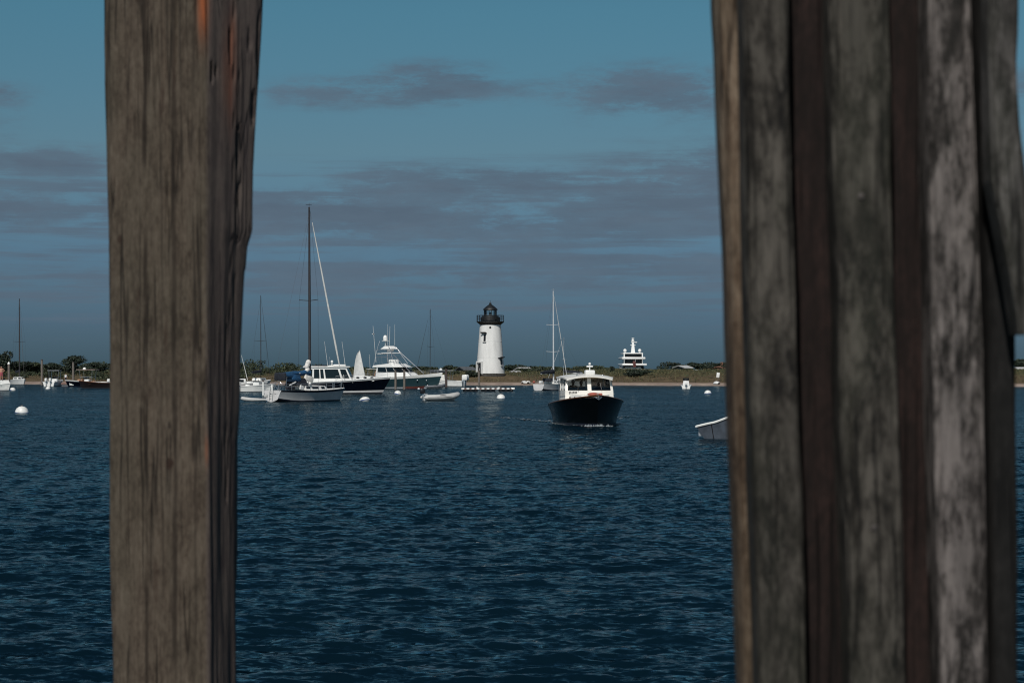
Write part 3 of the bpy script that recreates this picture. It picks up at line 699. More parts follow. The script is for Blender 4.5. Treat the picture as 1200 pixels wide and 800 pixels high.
def deck(parent, P, m='deck white', drop=.05, inset=.97, camber=.06, t0=0, t1=1, name='deck', n=24, ulev=1.0, th=.05):
    b = MB(); G = []
    for i in range(n+1):
        t = t0+(t1-t0)*i/n; x, y, z = P(t, ulev); y *= inset; z -= drop
        if i == n and t1 >= 1: y = .01
        G.append([(x-.01*(t > .9), y*q, z+camber*(1-q*q)) for q in (-1, -.6, -.2, .2, .6, 1)])
    b.grid(G); b.grid([[(p[0], p[1], p[2]-th) for p in r] for r in G], flip=True); return b.build(name, m, parent, smooth=50)
def gunwale(parent, P, m='gelcoat white', w=.09, th=.05, t0=0, t1=1, name='gunwale'):
    b = MB()
    for sg in (-1, 1):
        b.tube([(P(t, 1)[0], sg*max(0, P(t, 1)[1]-.0), P(t, 1)[2]+.01) for t in np.linspace(t0, t1, 22)], th/2+.01, 6)
    return b.build(name, m, parent)
def inner(parent, P, floor_u=.5, m='gelcoat white', t1=.97, name='cockpit'):
    b = MB(); G = []
    for i in range(21):
        t = .015+(t1-.015)*i/20; top = P(t, 1); lo = P(t, floor_u); xx = top[0]
        yt = max(.01, top[1]-.08); yl = max(.005, min(lo[1], yt)-.06)
        zf = P(.3, floor_u)[2]
        G.append([(xx, -yt, top[2]+.002), (xx, -yl, zf), (xx, yl, zf), (xx, yt, top[2]+.002)])
    b.grid(G); b.add(G[0], [(0,1,2,3)]); return b.build(name, m, parent, smooth=30)
def outboard(parent, x, y, z, cowl='black plastic', s=1.0, tilt=0.0):
    e = bpy.data.objects.new('outboard', None)
    b = MB(); b.box((-.12*s, 0, -.25*s), (.16*s, .12*s, .9*s), r=.03, ry=tilt); b.box((-.16*s, 0, -.62*s), (.34*s, .03*s, .06*s)); b.box((.0, 0, .05*s), (.16*s, .28*s, .22*s), r=.03)
    o = b.build('outboard', 'steel', parent); o.location = (x, y, z)
    b = MB(); b.box((-.18*s, 0, .38*s), (.52*s, .36*s, .52*s), r=.12*s); c = b.build('cowling', cowl, o)
    b = MB(); b.lathe([(.03*s, 0), (.06*s, .03*s), (.04*s, .2*s)], 8); 
    for k in range(3): b.box((.0, .09*s*math.cos(k*2.1), .1*s+.0), (.02, .12*s, .08*s), rx=k*2.1)
    p = b.build('propeller', 'steel', o); p.location = (-.36*s, 0, -.72*s); p.rotation_euler = (0, R(90), 0)
    return o
def rails(parent, P, t0, t1, h=.55, n=7, sides=(-1, 1), wrap=True, inset=.95, r=.014, name='guardrail', m='steel'):
    b = MB(); ts = np.linspace(t0, t1, n)
    for sg in sides:
        pts = []
        for t in ts:
            x, y, z = P(t, 1); p0 = (x, sg*y*inset, z-.03); p1 = (x, sg*y*inset, z+h); b.tube([p0, p1], r, 5); pts.append(p1)
        b.tube(pts, r, 5); b.tube([(p[0], p[1], p[2]-h*.45) for p in pts], r*.7, 5)
    if wrap:
        x, y, z = P(t1, 1); b.tube([(x, -y*inset, z+h), (x+.12, 0, z+h+.02), (x, y*inset, z+h)], r, 5)
    return b.build(name, m, parent)
def ttop(parent, cx, w, l, z0, z1, m='canvas white', fr='steel', th=.08, parts=True):
    b = MB(); b.box((cx, 0, z1), (l, w, th), r=.03); c = b.build('canopy', m, parent)
    b = MB()
    for sx_ in (-1, 1):
        for sy_ in (-1, 1): b.tube([(cx+sx_*l*.28, sy_*w*.36, z0), (cx+sx_*l*.34, sy_*w*.42, z1-th/2)], .028, 6)
    for sy_ in (-1, 1): b.tube([(cx-l*.31, sy_*w*.39, (z0+z1)/2), (cx+l*.31, sy_*w*.39, (z0+z1)/2+.1)], .02, 6)
    b.build('canopy_frame', fr, parent); return c
def antenna(parent, p0, p1, r=.014, m='gelcoat white', name='antenna'):
    return MB().tube([p0, p1], [r, r*.6], 5).build(name, m, parent)
def sloop_rig(parent, mx, zdeck, ztop, bowx, zbow, sternx, zst, beam, mastm='alloy mast', r=.10, jibr=.07, jibz=(.03, .93), jibm='sail cloth', boomz=1.2, booml=3.6, cover='canvas blue', spread=(.55,), coverr=.17, vane=True):
    m = MB().tube([(mx, 0, zdeck), (mx-.03, 0, zdeck+(ztop-zdeck)*.5), (mx-.08, 0, ztop)], [r, r*.95, r*.6], 10).build('mast', mastm, parent)
    if vane: MB().tube([(mx-.08,0,ztop), (mx-.08,0,ztop+.35)], .015, 5).tube([(mx-.5,0,ztop+.2), (mx+.25,0,ztop+.2)], .018, 5).build('masthead_gear', mastm, m)
    for q in spread:
        z = zdeck+(ztop-zdeck)*q; w = beam*.42
        MB().tube([(mx-.15, -w, z+.08), (mx-.05, 0, z), (mx-.15, w, z+.08)], .03, 6).build('spreader', mastm, m)
    top = Vector((mx+.02, 0, zdeck+(ztop-zdeck)*.985)); bow = Vector((bowx-.15, 0, zbow+.1))
    MB().tube([bow, top], .012, 5).build('forestay', 'steel', parent)
    d = top-bow; a = bow+d*jibz[0]; e = bow+d*jibz[1]
    MB().tube([a, a.lerp(e, .12), a.lerp(e, .6), e], [jibr*.6, jibr, jibr*.8, jibr*.3], 8).build('furled_jib', jibm, parent)
    MB().tube([(sternx+.1, 0, zst), top], .006, 5).build('backstay', 'dark mast', parent)
    b = MB()
    for sg in (-1, 1):
        z = zdeck+(ztop-zdeck)*spread[0]; b.tube([(mx-.2, sg*beam*.46, zbow*.9), (mx-.15, sg*beam*.42, z+.08), top], .007, 4)
    b.build('shroud', 'dark mast', parent)
    bm_ = MB().tube([(mx-.1, 0, zdeck+boomz-.3), (mx-booml, 0, zdeck+boomz-.42)], .07, 8).build('boom', mastm, parent)
    if cover:
        pts = [(mx-.1-(booml-.1)*q, .02*math.sin(q*20), zdeck+boomz-.12-.12*q+.03*math.sin(q*13)) for q in np.linspace(0, 1, 12)]
        MB().tube(pts, [coverr*(1.5-.75*q+.10*math.sin(q*17)) for q in np.linspace(0, 1, 12)], 8).build('sail_cover', cover, bm_)
    return m

def place_between(px0, D0, px1, D1):
    a = Vector((wx(px0, D0), D0)); b = Vector((wx(px1, D1), D1)); c = (a+b)/2; d = b-a
    return (c.x, c.y, 0), math.atan2(d.y, d.x), d.length

# ---- black motor launch coming towards the camera
def launch():
    loc, rz, _ = place_between(675.5, 113.4, 701.5, 103.0)
    t = thing('motor_launch', 'black hulled cabin launch with cream wheelhouse motoring towards the camera', 'motor boat', loc, rz)
    P, sh, hf = hullshape(10.6, 3.68, 1.60, 1.12, .9, draft=.7, tr=.84, rake=.7, wl=.82, fine=1.9, tm=.5, pw=2.6)
    hull(t, P, 'hull black green', boot='boot stripe dark', rail='hull black green', bottom='antifoul red', railu=.95)
    deck(t, P, 'gelcoat cream', drop=.03, t0=.42, camber=.09)
    MB().tube([P(q, 1) for q in np.linspace(0, 1, 24)], .03, 6).tube([(P(q, 1)[0], -P(q, 1)[1], P(q, 1)[2]) for q in np.linspace(0, 1, 24)], .03, 6).build('rub_rail', 'varnished wood', t)
    inner(t, P, .45, 'gelcoat cream', t1=.44)
    # trunk cabin on the foredeck
    b = MB(); b.frustum([(.9,-1.2), (3.1,-.72), (3.55,0), (3.1,.72), (.9,1.2)], 1.18, [(.9,-1.08), (2.9,-.6), (3.25,0), (2.9,.6), (.9,1.08)], [1.58,1.55,1.54,1.55,1.58])
    b.build('trunk_cabin', 'gelcoat cream', t)
    hb = MB().box((2.0, .1, 1.60), (.6, .6, .08), r=.02).build('hatch', 'gelcoat white', t)
    for sg in (-1, 1):
        for x in (1.35, 2.1):
            q = [(x-.28, sg*(1.17-.2*(x-.9)-.0)+sg*.0, 1.3)]
            y = 1.2-(x-.9)*.218-.06
            MB().ball((x, sg*y, 1.40), .12, zs=.7, sy=.35, sx=1.3).build('porthole', 'dark glass', t)
    # wheelhouse: sill wall, posts, glass, roof
    zs, zw, zt = 1.76, 1.79, 2.42; hwB, hwT = 1.27, 1.2; xf, xb = 1.05, -1.7
    b = MB(); 
    b.frustum([(xf+.12,-hwB), (xf+.26,0), (xf+.12,hwB), (xb,hwB), (xb,hwB-.06), (xf+.02,hwB-.08), (xf+.16,0), (xf+.02,-hwB+.08), (xb,-hwB+.06), (xb,-hwB)][:10], 1.1,
              [(xf+.02,-hwB+.02), (xf+.16,0), (xf+.02,hwB-.02), (xb,hwB-.02), (xb,hwB-.08), (xf-.08,hwB-.1), (xf+.06,0), (xf-.08,-hwB+.1), (xb,-hwB+.08), (xb,-hwB+.02)], zw)
    b.build('wheelhouse_wall', 'gelcoat cream', t)
    xt = xf-.30
    post = lambda x0, y0, x1, y1, w=.05: MB().tube([(x0, y0, zw-.03), (x1, y1, zt+.02)], w, 4).build('window_post', 'gelcoat cream', t)
    for sg in (-1, 1):
        b = MB(); b.add([(xf-.02, sg*(hwB-.02), zw), (xf+.02, sg*(hwB-.15), zw), (xt+.02, sg*(hwT-.13), zt+.02), (xt-.02, sg*hwT, zt+.02), (xf-.12, sg*(hwB-.02), zw), (xf-.08, sg*(hwB-.15), zw), (xt-.08, sg*(hwT-.13), zt+.02), (xt-.12, sg*hwT, zt+.02)],
              [(0,1,2,3), (4,5,6,7), (0,1,5,4), (1,2,6,5), (2,3,7,6), (3,0,4,7)])
        b.build('window_frame', 'gelcoat cream', t)
        post(-.35, sg*(hwB-.05), -.35, sg*hwT); post(xb+.05, sg*(hwB-.05), xb+.05, sg*hwT, .06)
    b = MB(); b.add([(xf+.15, -.10, zw), (xf+.15, .10, zw), (xt+.12, .10, zt+.02), (xt+.12, -.10, zt+.02), (xf+.05, -.10, zw), (xf+.05, .10, zw), (xt+.02, .10, zt+.02), (xt+.02, -.10, zt+.02)],
          [(0,1,2,3), (4,5,6,7), (0,1,5,4), (1,2,6,5), (2,3,7,6), (3,0,4,7)])
    b.build('window_frame', 'gelcoat cream', t)
    for sg in (-1, 1):
        b = MB(); q = [Vector((xf+.13, sg*.08, zw)), Vector((xf+.0, sg*(hwB-.13), zw)), Vector((xt, sg*(hwT-.11), zt)), Vector((xt+.1, sg*.08, zt))]
        b.panel(q if sg > 0 else q[::-1], 0, 1, 0, 1, .008, -.03); b.build('windscreen', 'window glass', t)
        for (xa, xc) in ((-.3, xf-.14), (xb+.1, -.4)):
            b = MB(); b.panel([(xa, sg*(hwB-.05), zw), (xc, sg*(hwB-.05), zw), (xc, sg*hwT, zt), (xa, sg*hwT, zt)], 0, 1, 0, 1, .008, 0); b.build('side_window', 'window glass', t)
        MB().tube([(xf+.22, sg*.62, zw+.03), (xf+.05, sg*.55, zw+.42)], .012, 4).build('wiper', 'black plastic', t)
    # roof with crown and visor
    b = MB(); G = []; G2_ = []
    for i in range(13):
        x = -3.1+i/12*4.35; cr = .17; nose = .10*(max(0, i-9)/3)**2
        row = []; 
        for j in range(-6, 7):
            q = j/6; y = q*(hwT+.12)*(1-.05*max(0, i-10)); row.append((x+.14*(1-q*q)*(1 if i == 12 else 0), y, zt+.06+cr*(1-q*q)-nose))
        G.append(row); G2_.append([(p[0], p[1], p[2]-.07) for p in row])
    b.grid(G); b.grid(G2_, flip=True)
    for rowa, rowb in ((G[0], G2_[0]), (G[-1], G2_[-1]), ([g[0] for g in G], [g[0] for g in G2_]), ([g[-1] for g in G], [g[-1] for g in G2_])): b.grid([rowa, rowb])
    rf = b.build('roof', 'gelcoat cream', t)
    for sg in (-1, 1): MB().tube([(-2.9, sg*1.15, 1.0), (-2.9, sg*1.2, zt+.05)], .03, 6).build('roof_post', 'steel', t)
    b = MB(); b.box((.35, .10, zt+.30), (.6, .52, .26), r=.07); b.box((.35, .10, zt+.16), (.35, .35, .12)); b.build('radar_dome', 'gelcoat white', rf)
    b = MB(); b.tube([(.2, .12, zt+.4), (.2, .12, zt+.72)], .03, 6); b.box((.2, .12, zt+.62), (.08, .34, .08), r=.02); b.ball((.2, .12, zt+.75), .07); b.build('light_mast', 'gelcoat white', rf)
    b = MB(); b.lathe([(.06,0), (.09,.05), (.09,.16), (.04,.2)], 10, (.7, -.38, zt+.12)); b.build('spotlight', 'steel', rf)
    b = MB(); b.tube([(.55, -.62, zt+.17), (1.0, -.62, zt+.15)], [.03, .07], 8); b.build('horn', 'steel', rf)
    b = MB(); b.ball((.6, .75, zt+.14), .06); b.build('navigation_light', 'steel', rf)
    b = MB(); b.box((4.75, 0, 1.56), (.7, .16, .08), r=.02); b.tube([(4.6,0,1.62), (5.2,0,1.6), (5.32,0,1.45)], .03, 6); b.tube([(5.15,-.16,1.50), (5.3,0,1.38), (5.15,.16,1.50)], .025, 5); b.build('anchor', 'steel', t)
    b = MB(); b.ball((2.9, -.0, 1.62), .2, zs=.45, sx=1.3, sy=1.5); b.build('red_cushion', 'red canvas', t)
    b = MB(); b.box((2.5, .35, 1.62), (.35, .3, .1), r=.03); b.build('deck_box', 'red canvas', t)
    for sg in (-1, 1):
        b = MB(); b.tube([(xf+.05, sg*1.30, 1.62), (-1.6, sg*1.32, 1.62)], .014, 5); b.build('handrail', 'steel', t)
    rails(t, P, .55, .93, h=.0001, n=2, r=.001, wrap=False, name='toe_rail', m='varnished wood')
    # registration marks on the wheelhouse front (illegible strokes in the photo)
    b = MB()
    for i, w in enumerate((.04,.05,.03,.05,.05,.04)):
        b.box((xf+.155-.02, -1.05+.075*i, 1.70), (.012, w, .085), rz=.0)
    b.build('registration_mark', 'black plastic', t)
    MB().box((.55, 0, 1.35), (.5, 2.2, 1.0), r=.04).build('helm_console', 'varnished wood', t)
    mtx = Matrix.Translation(loc) @ Matrix.Rotation(rz, 4, 'Z')
    for (x, y, lb, tp, hh, wd) in ((-.15, -.72, 'person in dark shirt at the helm behind the left windscreen of the black launch', 'cloth navy', 1.72, 1.05),
                               (-.5, -.25, 'person in red shirt standing beside the helmsman inside the black launch', 'cloth red', 1.66, 1.0),
                               (-.1, .62, 'person in khaki shirt behind the right windscreen of the black launch', 'cloth khaki', 1.62, 1.05)):
        p = mtx @ Vector((x, y, .60)); person(lb, p, rz, h=hh, top=tp, wide=wd)
    # foam
    b = MB(); rr = random.Random(3)
    return t, mtx, P
LT, LM, LP_ = launch()
def foam():
    """broken foam along the launch's waterline and its wake"""
    V = []; g = np.random.default_rng(4)
    def blot(x, y, w, l, a):
        k = 7; n0 = len(V); ps = []
        for i in range(k):
            q = i/k*2*math.pi; r = 1+.35*g.standard_normal(); ps.append(LM @ Vector((x+math.cos(q)*l*r, y+math.sin(q)*w*r, .035+.02*g.random())))
        return ps
    b = MB()
    for i in range(170):
        t = g.random()**.6; x, y, z = LP_(t, .38); sg = 1 if g.random() < .5 else -1; off = abs(g.normal(0, .10))+.02
        ps = blot(x+.05, sg*(y+off), g.uniform(.02, .06), g.uniform(.05, .22), 0); b.add(ps, [tuple(range(len(ps)))])
        top = Vector((0,0,0)); 
    for i in range(34):
        ps = blot(5.05+g.normal(0, .12), g.normal(0, .32), g.uniform(.03, .09), g.uniform(.04, .10), 0); c = sum(ps, Vector())/len(ps)
        b.add(ps+[c+Vector((0, 0, g.uniform(.03, .13)))], [(k, (k+1) % 7, 7) for k in range(7)])
    for i in range(110):
        d = g.random()*12; sg = 1 if g.random() < .5 else -1; ps = blot(-5.3-d, sg*(1.4+.22*d)+g.normal(0, .25), g.uniform(.03, .09), g.uniform(.1, .4), 0); b.add(ps, [tuple(range(len(ps)))])
    for i in range(60):
        d = g.random()*3; ps = blot(-5.3-d, g.normal(0, .8), g.uniform(.03, .08), g.uniform(.1, .35), 0); b.add(ps, [tuple(range(len(ps)))])
    mat('foam', (.19,.215,.23), .7, vary=.1)
    o = b.build('wake_foam', 'foam', smooth=0, fix=False); tag(o, 'broken white foam at the bow and wake of the black launch', 'foam', kind='stuff')
foam()

# ---- near white sloop with blue sail cover
def sloop_near():
    loc, rz, Lh = place_between(317.5, 183.3, 404, 191)
    t = thing('sailing_yacht', 'pale grey hulled sloop with blue sail cover and very tall dark mast', 'sailing boat', loc, rz)
    P, sh, hf = hullshape(Lh, 2.9, 1.16, 1.0, 1.04, draft=.45, tr=.74, rake=.7, wl=.74, fine=1.6, tm=.45, srake=-.2, lift=.42)
    hull(t, P, 'hull grey white', rail='boot stripe dark', railu=.88, boot='boot stripe dark', bootu=(.35, .36))
    deck(t, P, drop=.02, t0=.36, camber=.08); inner(t, P, .62, 'deck white', t1=.37)
    zc = 1.02
    bot = [(-1.35,-.95), (1.7,-.72), (2.35,-.3), (2.35,.3), (1.7,.72), (-1.35,.95)]; top = [(-1.3,-.82), (1.5,-.6), (2.0,-.22), (2.0,.22), (1.5,.6), (-1.3,.82)]
    MB().frustum(bot, zc, top, [1.52,1.42,1.36,1.36,1.42,1.52]).build('coach_roof', 'deck white', t)
    for sg in (-1, 1):
        qa = [(bot[0][0], sg*.95, zc), (bot[1][0], sg*.72, zc), (top[1][0], sg*.6, 1.42), (top[0][0], sg*.82, 1.52)]
        if sg > 0: qa = [qa[1], qa[0], qa[3], qa[2]]
        for (u0, u1) in ((.03, .22), (.32, .62), (.76, .93)):
            if sg > 0: u0, u1 = 1-u1, 1-u0
            MB().panel(qa, u0, u1, .30, .74, .02, 0).build('window', 'dark glass', t)
    rails(t, P, .03, .90, h=.58, n=8, r=.015)
    MB().tube([(-Lh/2+.1, -.9, 1.05), (-Lh/2+.05, -.9, 1.7), (-Lh/2-.05, 0, 1.72), (-Lh/2+.05, .9, 1.7), (-Lh/2+.1, .9, 1.05)], .02, 6).build('stern_pulpit', 'steel', t)
    MB().tube([(Lh/2-1.0, -.45, 1.1), (Lh/2-.9, -.4, 1.75), (Lh/2+.05, 0, 1.8), (Lh/2-.9, .4, 1.75), (Lh/2-1.0, .45, 1.1)], .022, 6).build('bow_pulpit', 'steel', t)
    for sg in (-1, 1): pass
    b = MB()
    for y in (-.18, .2): b.tube([(-Lh/2-.06, y, .2), (-Lh/2+.0, y, 1.25)], .035, 6)
    for z in (.4, .65, .9): b.tube([(-Lh/2-.05, -.18, z), (-Lh/2-.05, .2, z)], .02, 5)
    b.build('boarding_ladder', 'gelcoat white', t)
    # faint dark name strokes across the stern, as blurred in the photo
    g = random.Random(2)
    for i in range(7):
        b = MB()
        y = -.62+.13*i+(.1 if i > 2 else 0); x = -Lh/2+.10-.25*.55+.0
        b.box((-Lh/2+.02+.2*.62, y, .70), (.03, .028, .13), rx=g.uniform(-.35, .35)); b.box((-Lh/2+.02+.2*.62, y+.04, .70+g.choice((-.05,0,.05))), (.03, .07, .025))
        b.build('name_letter', 'boot stripe dark', t)
    ztop = wz(243, 187.5)
    sloop_rig(t, .15, 1.45, ztop, Lh/2, 1.12, -Lh/2, 1.1, 2.75, mastm='dark mast', r=.13, jibr=.095, jibz=(.13, .93), boomz=1.25, booml=3.9, cover='canvas blue', coverr=.19, spread=(.475,))
    b = MB(); g = random.Random(5)      # dropped sail bundled at the mast foot
    for i in range(9): b.ball((.0-.06*i+g.uniform(-.1, .1), g.uniform(-.1, .1), 2.35+.13*(9-i)-.0), .26-.01*i, zs=1.0, n=9, m=6)
    b.build('bundled_sail', 'canvas white', t)
    b = MB()
    b.frustum([(-2.2,-.85), (-.9,-.85), (-.9,.85), (-2.2,.85)], 1.45, [(-2.1,-.7), (-1.2,-.7), (-1.2,.7), (-2.1,.7)], 2.1); b.build('spray_hood', 'canvas dark', t)
    b = MB(); b.tube([(-3.7,-.7,1.1), (-3.55,-.7,2.25), (-3.5,0,2.4), (-3.55,.7,2.25), (-3.7,.7,1.1)], .02, 6); b.build('bimini_frame', 'steel', t)
    b = MB(); b.box((-2.7, 0, 2.32), (1.9, 1.5, .34), r=.14, ry=R(7)); b.box((-2.3, -.1, 2.08), (1.1, 1.4, .5), r=.16, ry=R(12)); b.build('bimini_cover', 'canvas blue', t)
    MB().box((-3.65, 0, 2.25), (.25, 1.4, .7), r=.1).build('bimini_side', 'canvas dark', t)
    b = MB(); b.box((-1.1, 0, 2.52), (2.0, .42, .16), r=.07); b.box((-.3, .1, 2.6), (.9, .35, .2), r=.09); b.build('folded_sail', 'canvas white', t)
    MB().box((-4.1, .6, 1.25), (.18, .2, .55), r=.06).build('fender', 'gelcoat white', t)
    MB().box((-1.9, -.95, 1.25), (.5, .16, .4), r=.06, ry=.3).build('fender', 'gelcoat white', t)
    MB().box((-2.9, -.8, 1.62), (.9, .1, .12), r=.04, ry=-.35).build('winch_cover', 'gelcoat white', t)
    MB().ball((-.75, -.86, 1.62), .13, zs=1.1).build('winch', 'gelcoat white', t)
    MB().box((-.2, -.2, 2.05), (1.1, .3, .55), r=.12, ry=.2).build('draped_sail', 'canvas white', t)
    MB().box((-3.2, -.75, 1.25), (1.0, .35, .3), r=.06).build('cockpit_cushion', 'canvas dark', t)
    b = MB(); b.tube([(-4.0,0,.8), (-3.9,0,1.55)], .04, 6); b.tube([(-3.9, .36*math.cos(a), 1.5+.36*math.sin(a)) for a in np.linspace(0, 6.283, 17)], .02, 5); b.build('steering_wheel', 'steel', t)
    return t, Matrix.Translation(loc) @ Matrix.Rotation(rz, 4, 'Z'), Lh
ST, SM, SL = sloop_near()
def tender():
    p = (wx(300, 183), 182.0, 0)
    t = thing('inflatable_tender', 'low grey inflatable tender with tilted outboard at the stern of the tall masted sloop', 'dinghy', p, R(200))
    b = MB(); G = [(-.9, .5, .22), (.4, .52, .24), (.9, .3, .3), (1.08, 0, .34), (.9, -.3, .3), (.4, -.52, .24), (-.9, -.5, .22)]
    b.tube(G, [.10, .17, .17, .17, .17, .17, .10], 10); b.build('tube', 'rubber grey', t)
    MB().box((0, 0, .12), (1.7, .8, .06)).build('floor', 'rubber dark grey', t); MB().box((-.8, 0, .28), (.06, .8, .34)).build('transom', 'rubber dark grey', t)
    MB().box((0, 0, .3), (.22, .9, .04)).build('seat', 'gelcoat white', t)
    outboard(t, -.9, 0, .32, 'rubber grey', .6)
tender()

# ---- navy hulled motor yacht behind the sloop
def motoryacht():
    D = 243.5; t = thing('motor_yacht', 'navy hulled motor yacht with long white deckhouse and three portholes', 'motor boat', at(399.5, D+1.5), R(3))
    Lh = 11.9; P, sh, hf = hullshape(Lh, 3.9, 2.0, 1.5, 1.25, draft=.8, tr=.85, rake=1.1, wl=.85, fine=1.6, tm=.4)
    hull(t, P, 'hull navy', boot='hull grey white', rail='gelcoat white', railu=.94, bootu=(.36, .45)); deck(t, P, drop=.0, camber=.08)
    gunwale(t, P, 'gelcoat white', th=.07)
    s = D/F; X = lambda px: (px-399.5)*s
    zt = wz(429.5, D); z0 = 1.35
    b = MB(); bot = [(X(358),-1.5), (X(414),-1.5), (X(416.5),-.6), (X(416.5),.6), (X(414),1.5), (X(358),1.5)]; top = [(X(360),-1.35), (X(406),-1.35), (X(408),-.5), (X(408),.5), (X(406),1.35), (X(360),1.35)]
    b.frustum(bot, z0, top, zt-.1); b.build('deckhouse', 'gelcoat white', t)
    qa = [(bot[0][0], -1.5, z0), (bot[1][0], -1.5, z0), (top[1][0], -1.35, zt-.1), (top[0][0], -1.35, zt-.1)]; qb = [(bot[4][0], 1.5, z0), (bot[5][0], 1.5, z0), (top[5][0], 1.35, zt-.1), (top[4][0], 1.35, zt-.1)]
    for (u0, u1) in ((.03,.145), (.185,.31), (.335,.41), (.445,.775), (.82,.965)):
        MB().panel(qa, u0, u1, .28, .88, .02, 0).build('window', 'dark glass', t); MB().panel(qb, 1-u1, 1-u0, .28, .88, .02, 0).build('window', 'dark glass', t)
    MB().panel([(bot[2][0],-.6,z0), (bot[3][0],.6,z0), (top[3][0],.5,zt-.1), (top[2][0],-.5,zt-.1)], .03, .97, .35, .9, .02, 0).build('windscreen', 'dark glass', t)
    for sg in (-1, 1):
        q = [(bot[1][0],-1.5,z0), (bot[2][0],-.6,z0), (top[2][0],-.5,zt-.1), (top[1][0],-1.35,zt-.1)]
        if sg > 0: q = [(a_, -b_, c_) for a_, b_, c_ in q]; q = [q[1], q[0], q[3], q[2]]
        MB().panel(q, .08, .92, .35, .9, .02, 0).build('windscreen', 'dark glass', t)
    rf = MB().box(((X(358)+X(408))/2, 0, zt-.02), (X(408)-X(358)+.5, 3.0, .14), r=.06).build('roof', 'gelcoat white', t)
    b = MB(); b.box((X(398), 0, zt+.17), (1.5, 1.2, .2), r=.09); b.box((X(384), 0, zt+.10), (2.0, .5, .12), r=.05); b.build('roof_locker', 'gelcoat white', rf)
    MB().tube([(X(389), 0, zt), (X(389), 0, zt+.5)], .06, 6).ball((X(389), 0, zt+.6), .16).build('radar_dome', 'gelcoat white', rf)
    MB().box((X(376), 0, zt+.12), (1.6, 1.6, .16), r=.06).build('life_raft', 'canvas dark', rf)
    for a, e in ((384.5, 380.5), (405, 401)): antenna(rf, (X(a), -.9, zt), (X(e), -.9, wz(400, D)), .02)
    antenna(rf, (X(386.5), .9, zt), (X(386), .9, wz(418, D)), .015)
    b = MB(); b.frustum([(X(414),-1.15), (X(438),-.8), (X(445),-.2), (X(445),.2), (X(438),.8), (X(414),1.15)], 1.5, [(X(415),-1.0), (X(436),-.65), (X(441),-.15), (X(441),.15), (X(436),.65), (X(415),1.0)], [2.25,2.1,2.0,2.0,2.1,2.25]); b.build('trunk_cabin', 'gelcoat white', t)
    for px in (419.5, 428, 436):
        MB().ball((X(px), -1.02+(px-419.5)*.016, 1.93), .2, zs=.55, sy=.25, sx=1).build('porthole', 'dark glass', t)
    rails(t, P, .5, .97, h=.6, n=6, r=.014)
    MB().tube([(X(404), -1.75, 1.4), (X(403), -1.78, 2.3)], .02, 5).build('boat_hook', 'gelcoat white', t)
motoryacht()

# ---- small sailing dinghy with single white sail
def sail_dinghy():
    D = 332; t = thing('sailing_dinghy', 'small sailing dinghy with one tall white sail behind the navy motor yacht', 'sailing boat', at(422.5, D), R(12))
    P, sh, hf = hullshape(4.2, 1.5, .62, .5, .48, draft=.2, tr=.6, rake=.3, wl=.8)
    hull(t, P, 'gelcoat white'); deck(t, P, t0=.45); inner(t, P, .5, 'gelcoat white', t1=.46)
    ztop = wz(410.5, D); MB().tube([(.98,0,.2), (.86,0,1.1), (-.14,0,ztop+.05)], [.05, .05, .03], 8).build('mast', 'alloy mast', t)
    b = MB(); G = []
    for i in range(11):
        q = i/10; z = 1.15+(ztop-1.15)*q; w = 1.95*max(0, 1-q)**.62+.05; G.append([(.82-w*s_-q*.95, .16*math.sin(s_*math.pi)*(1-q*.6), z) for s_ in np.linspace(0, 1, 7)])
    b.grid(G); b.grid([[(p[0], p[1]+.012, p[2]) for p in r] for r in G], flip=True); b.build('sail', 'sail cloth', t)
    MB().tube([(.85,0,1.08), (-1.6,.1,1.1)], .035, 6).build('boom', 'alloy mast', t)
    mtx = Matrix.Translation(t.location) @ Matrix.Rotation(R(35), 4, 'Z')
sail_dinghy()

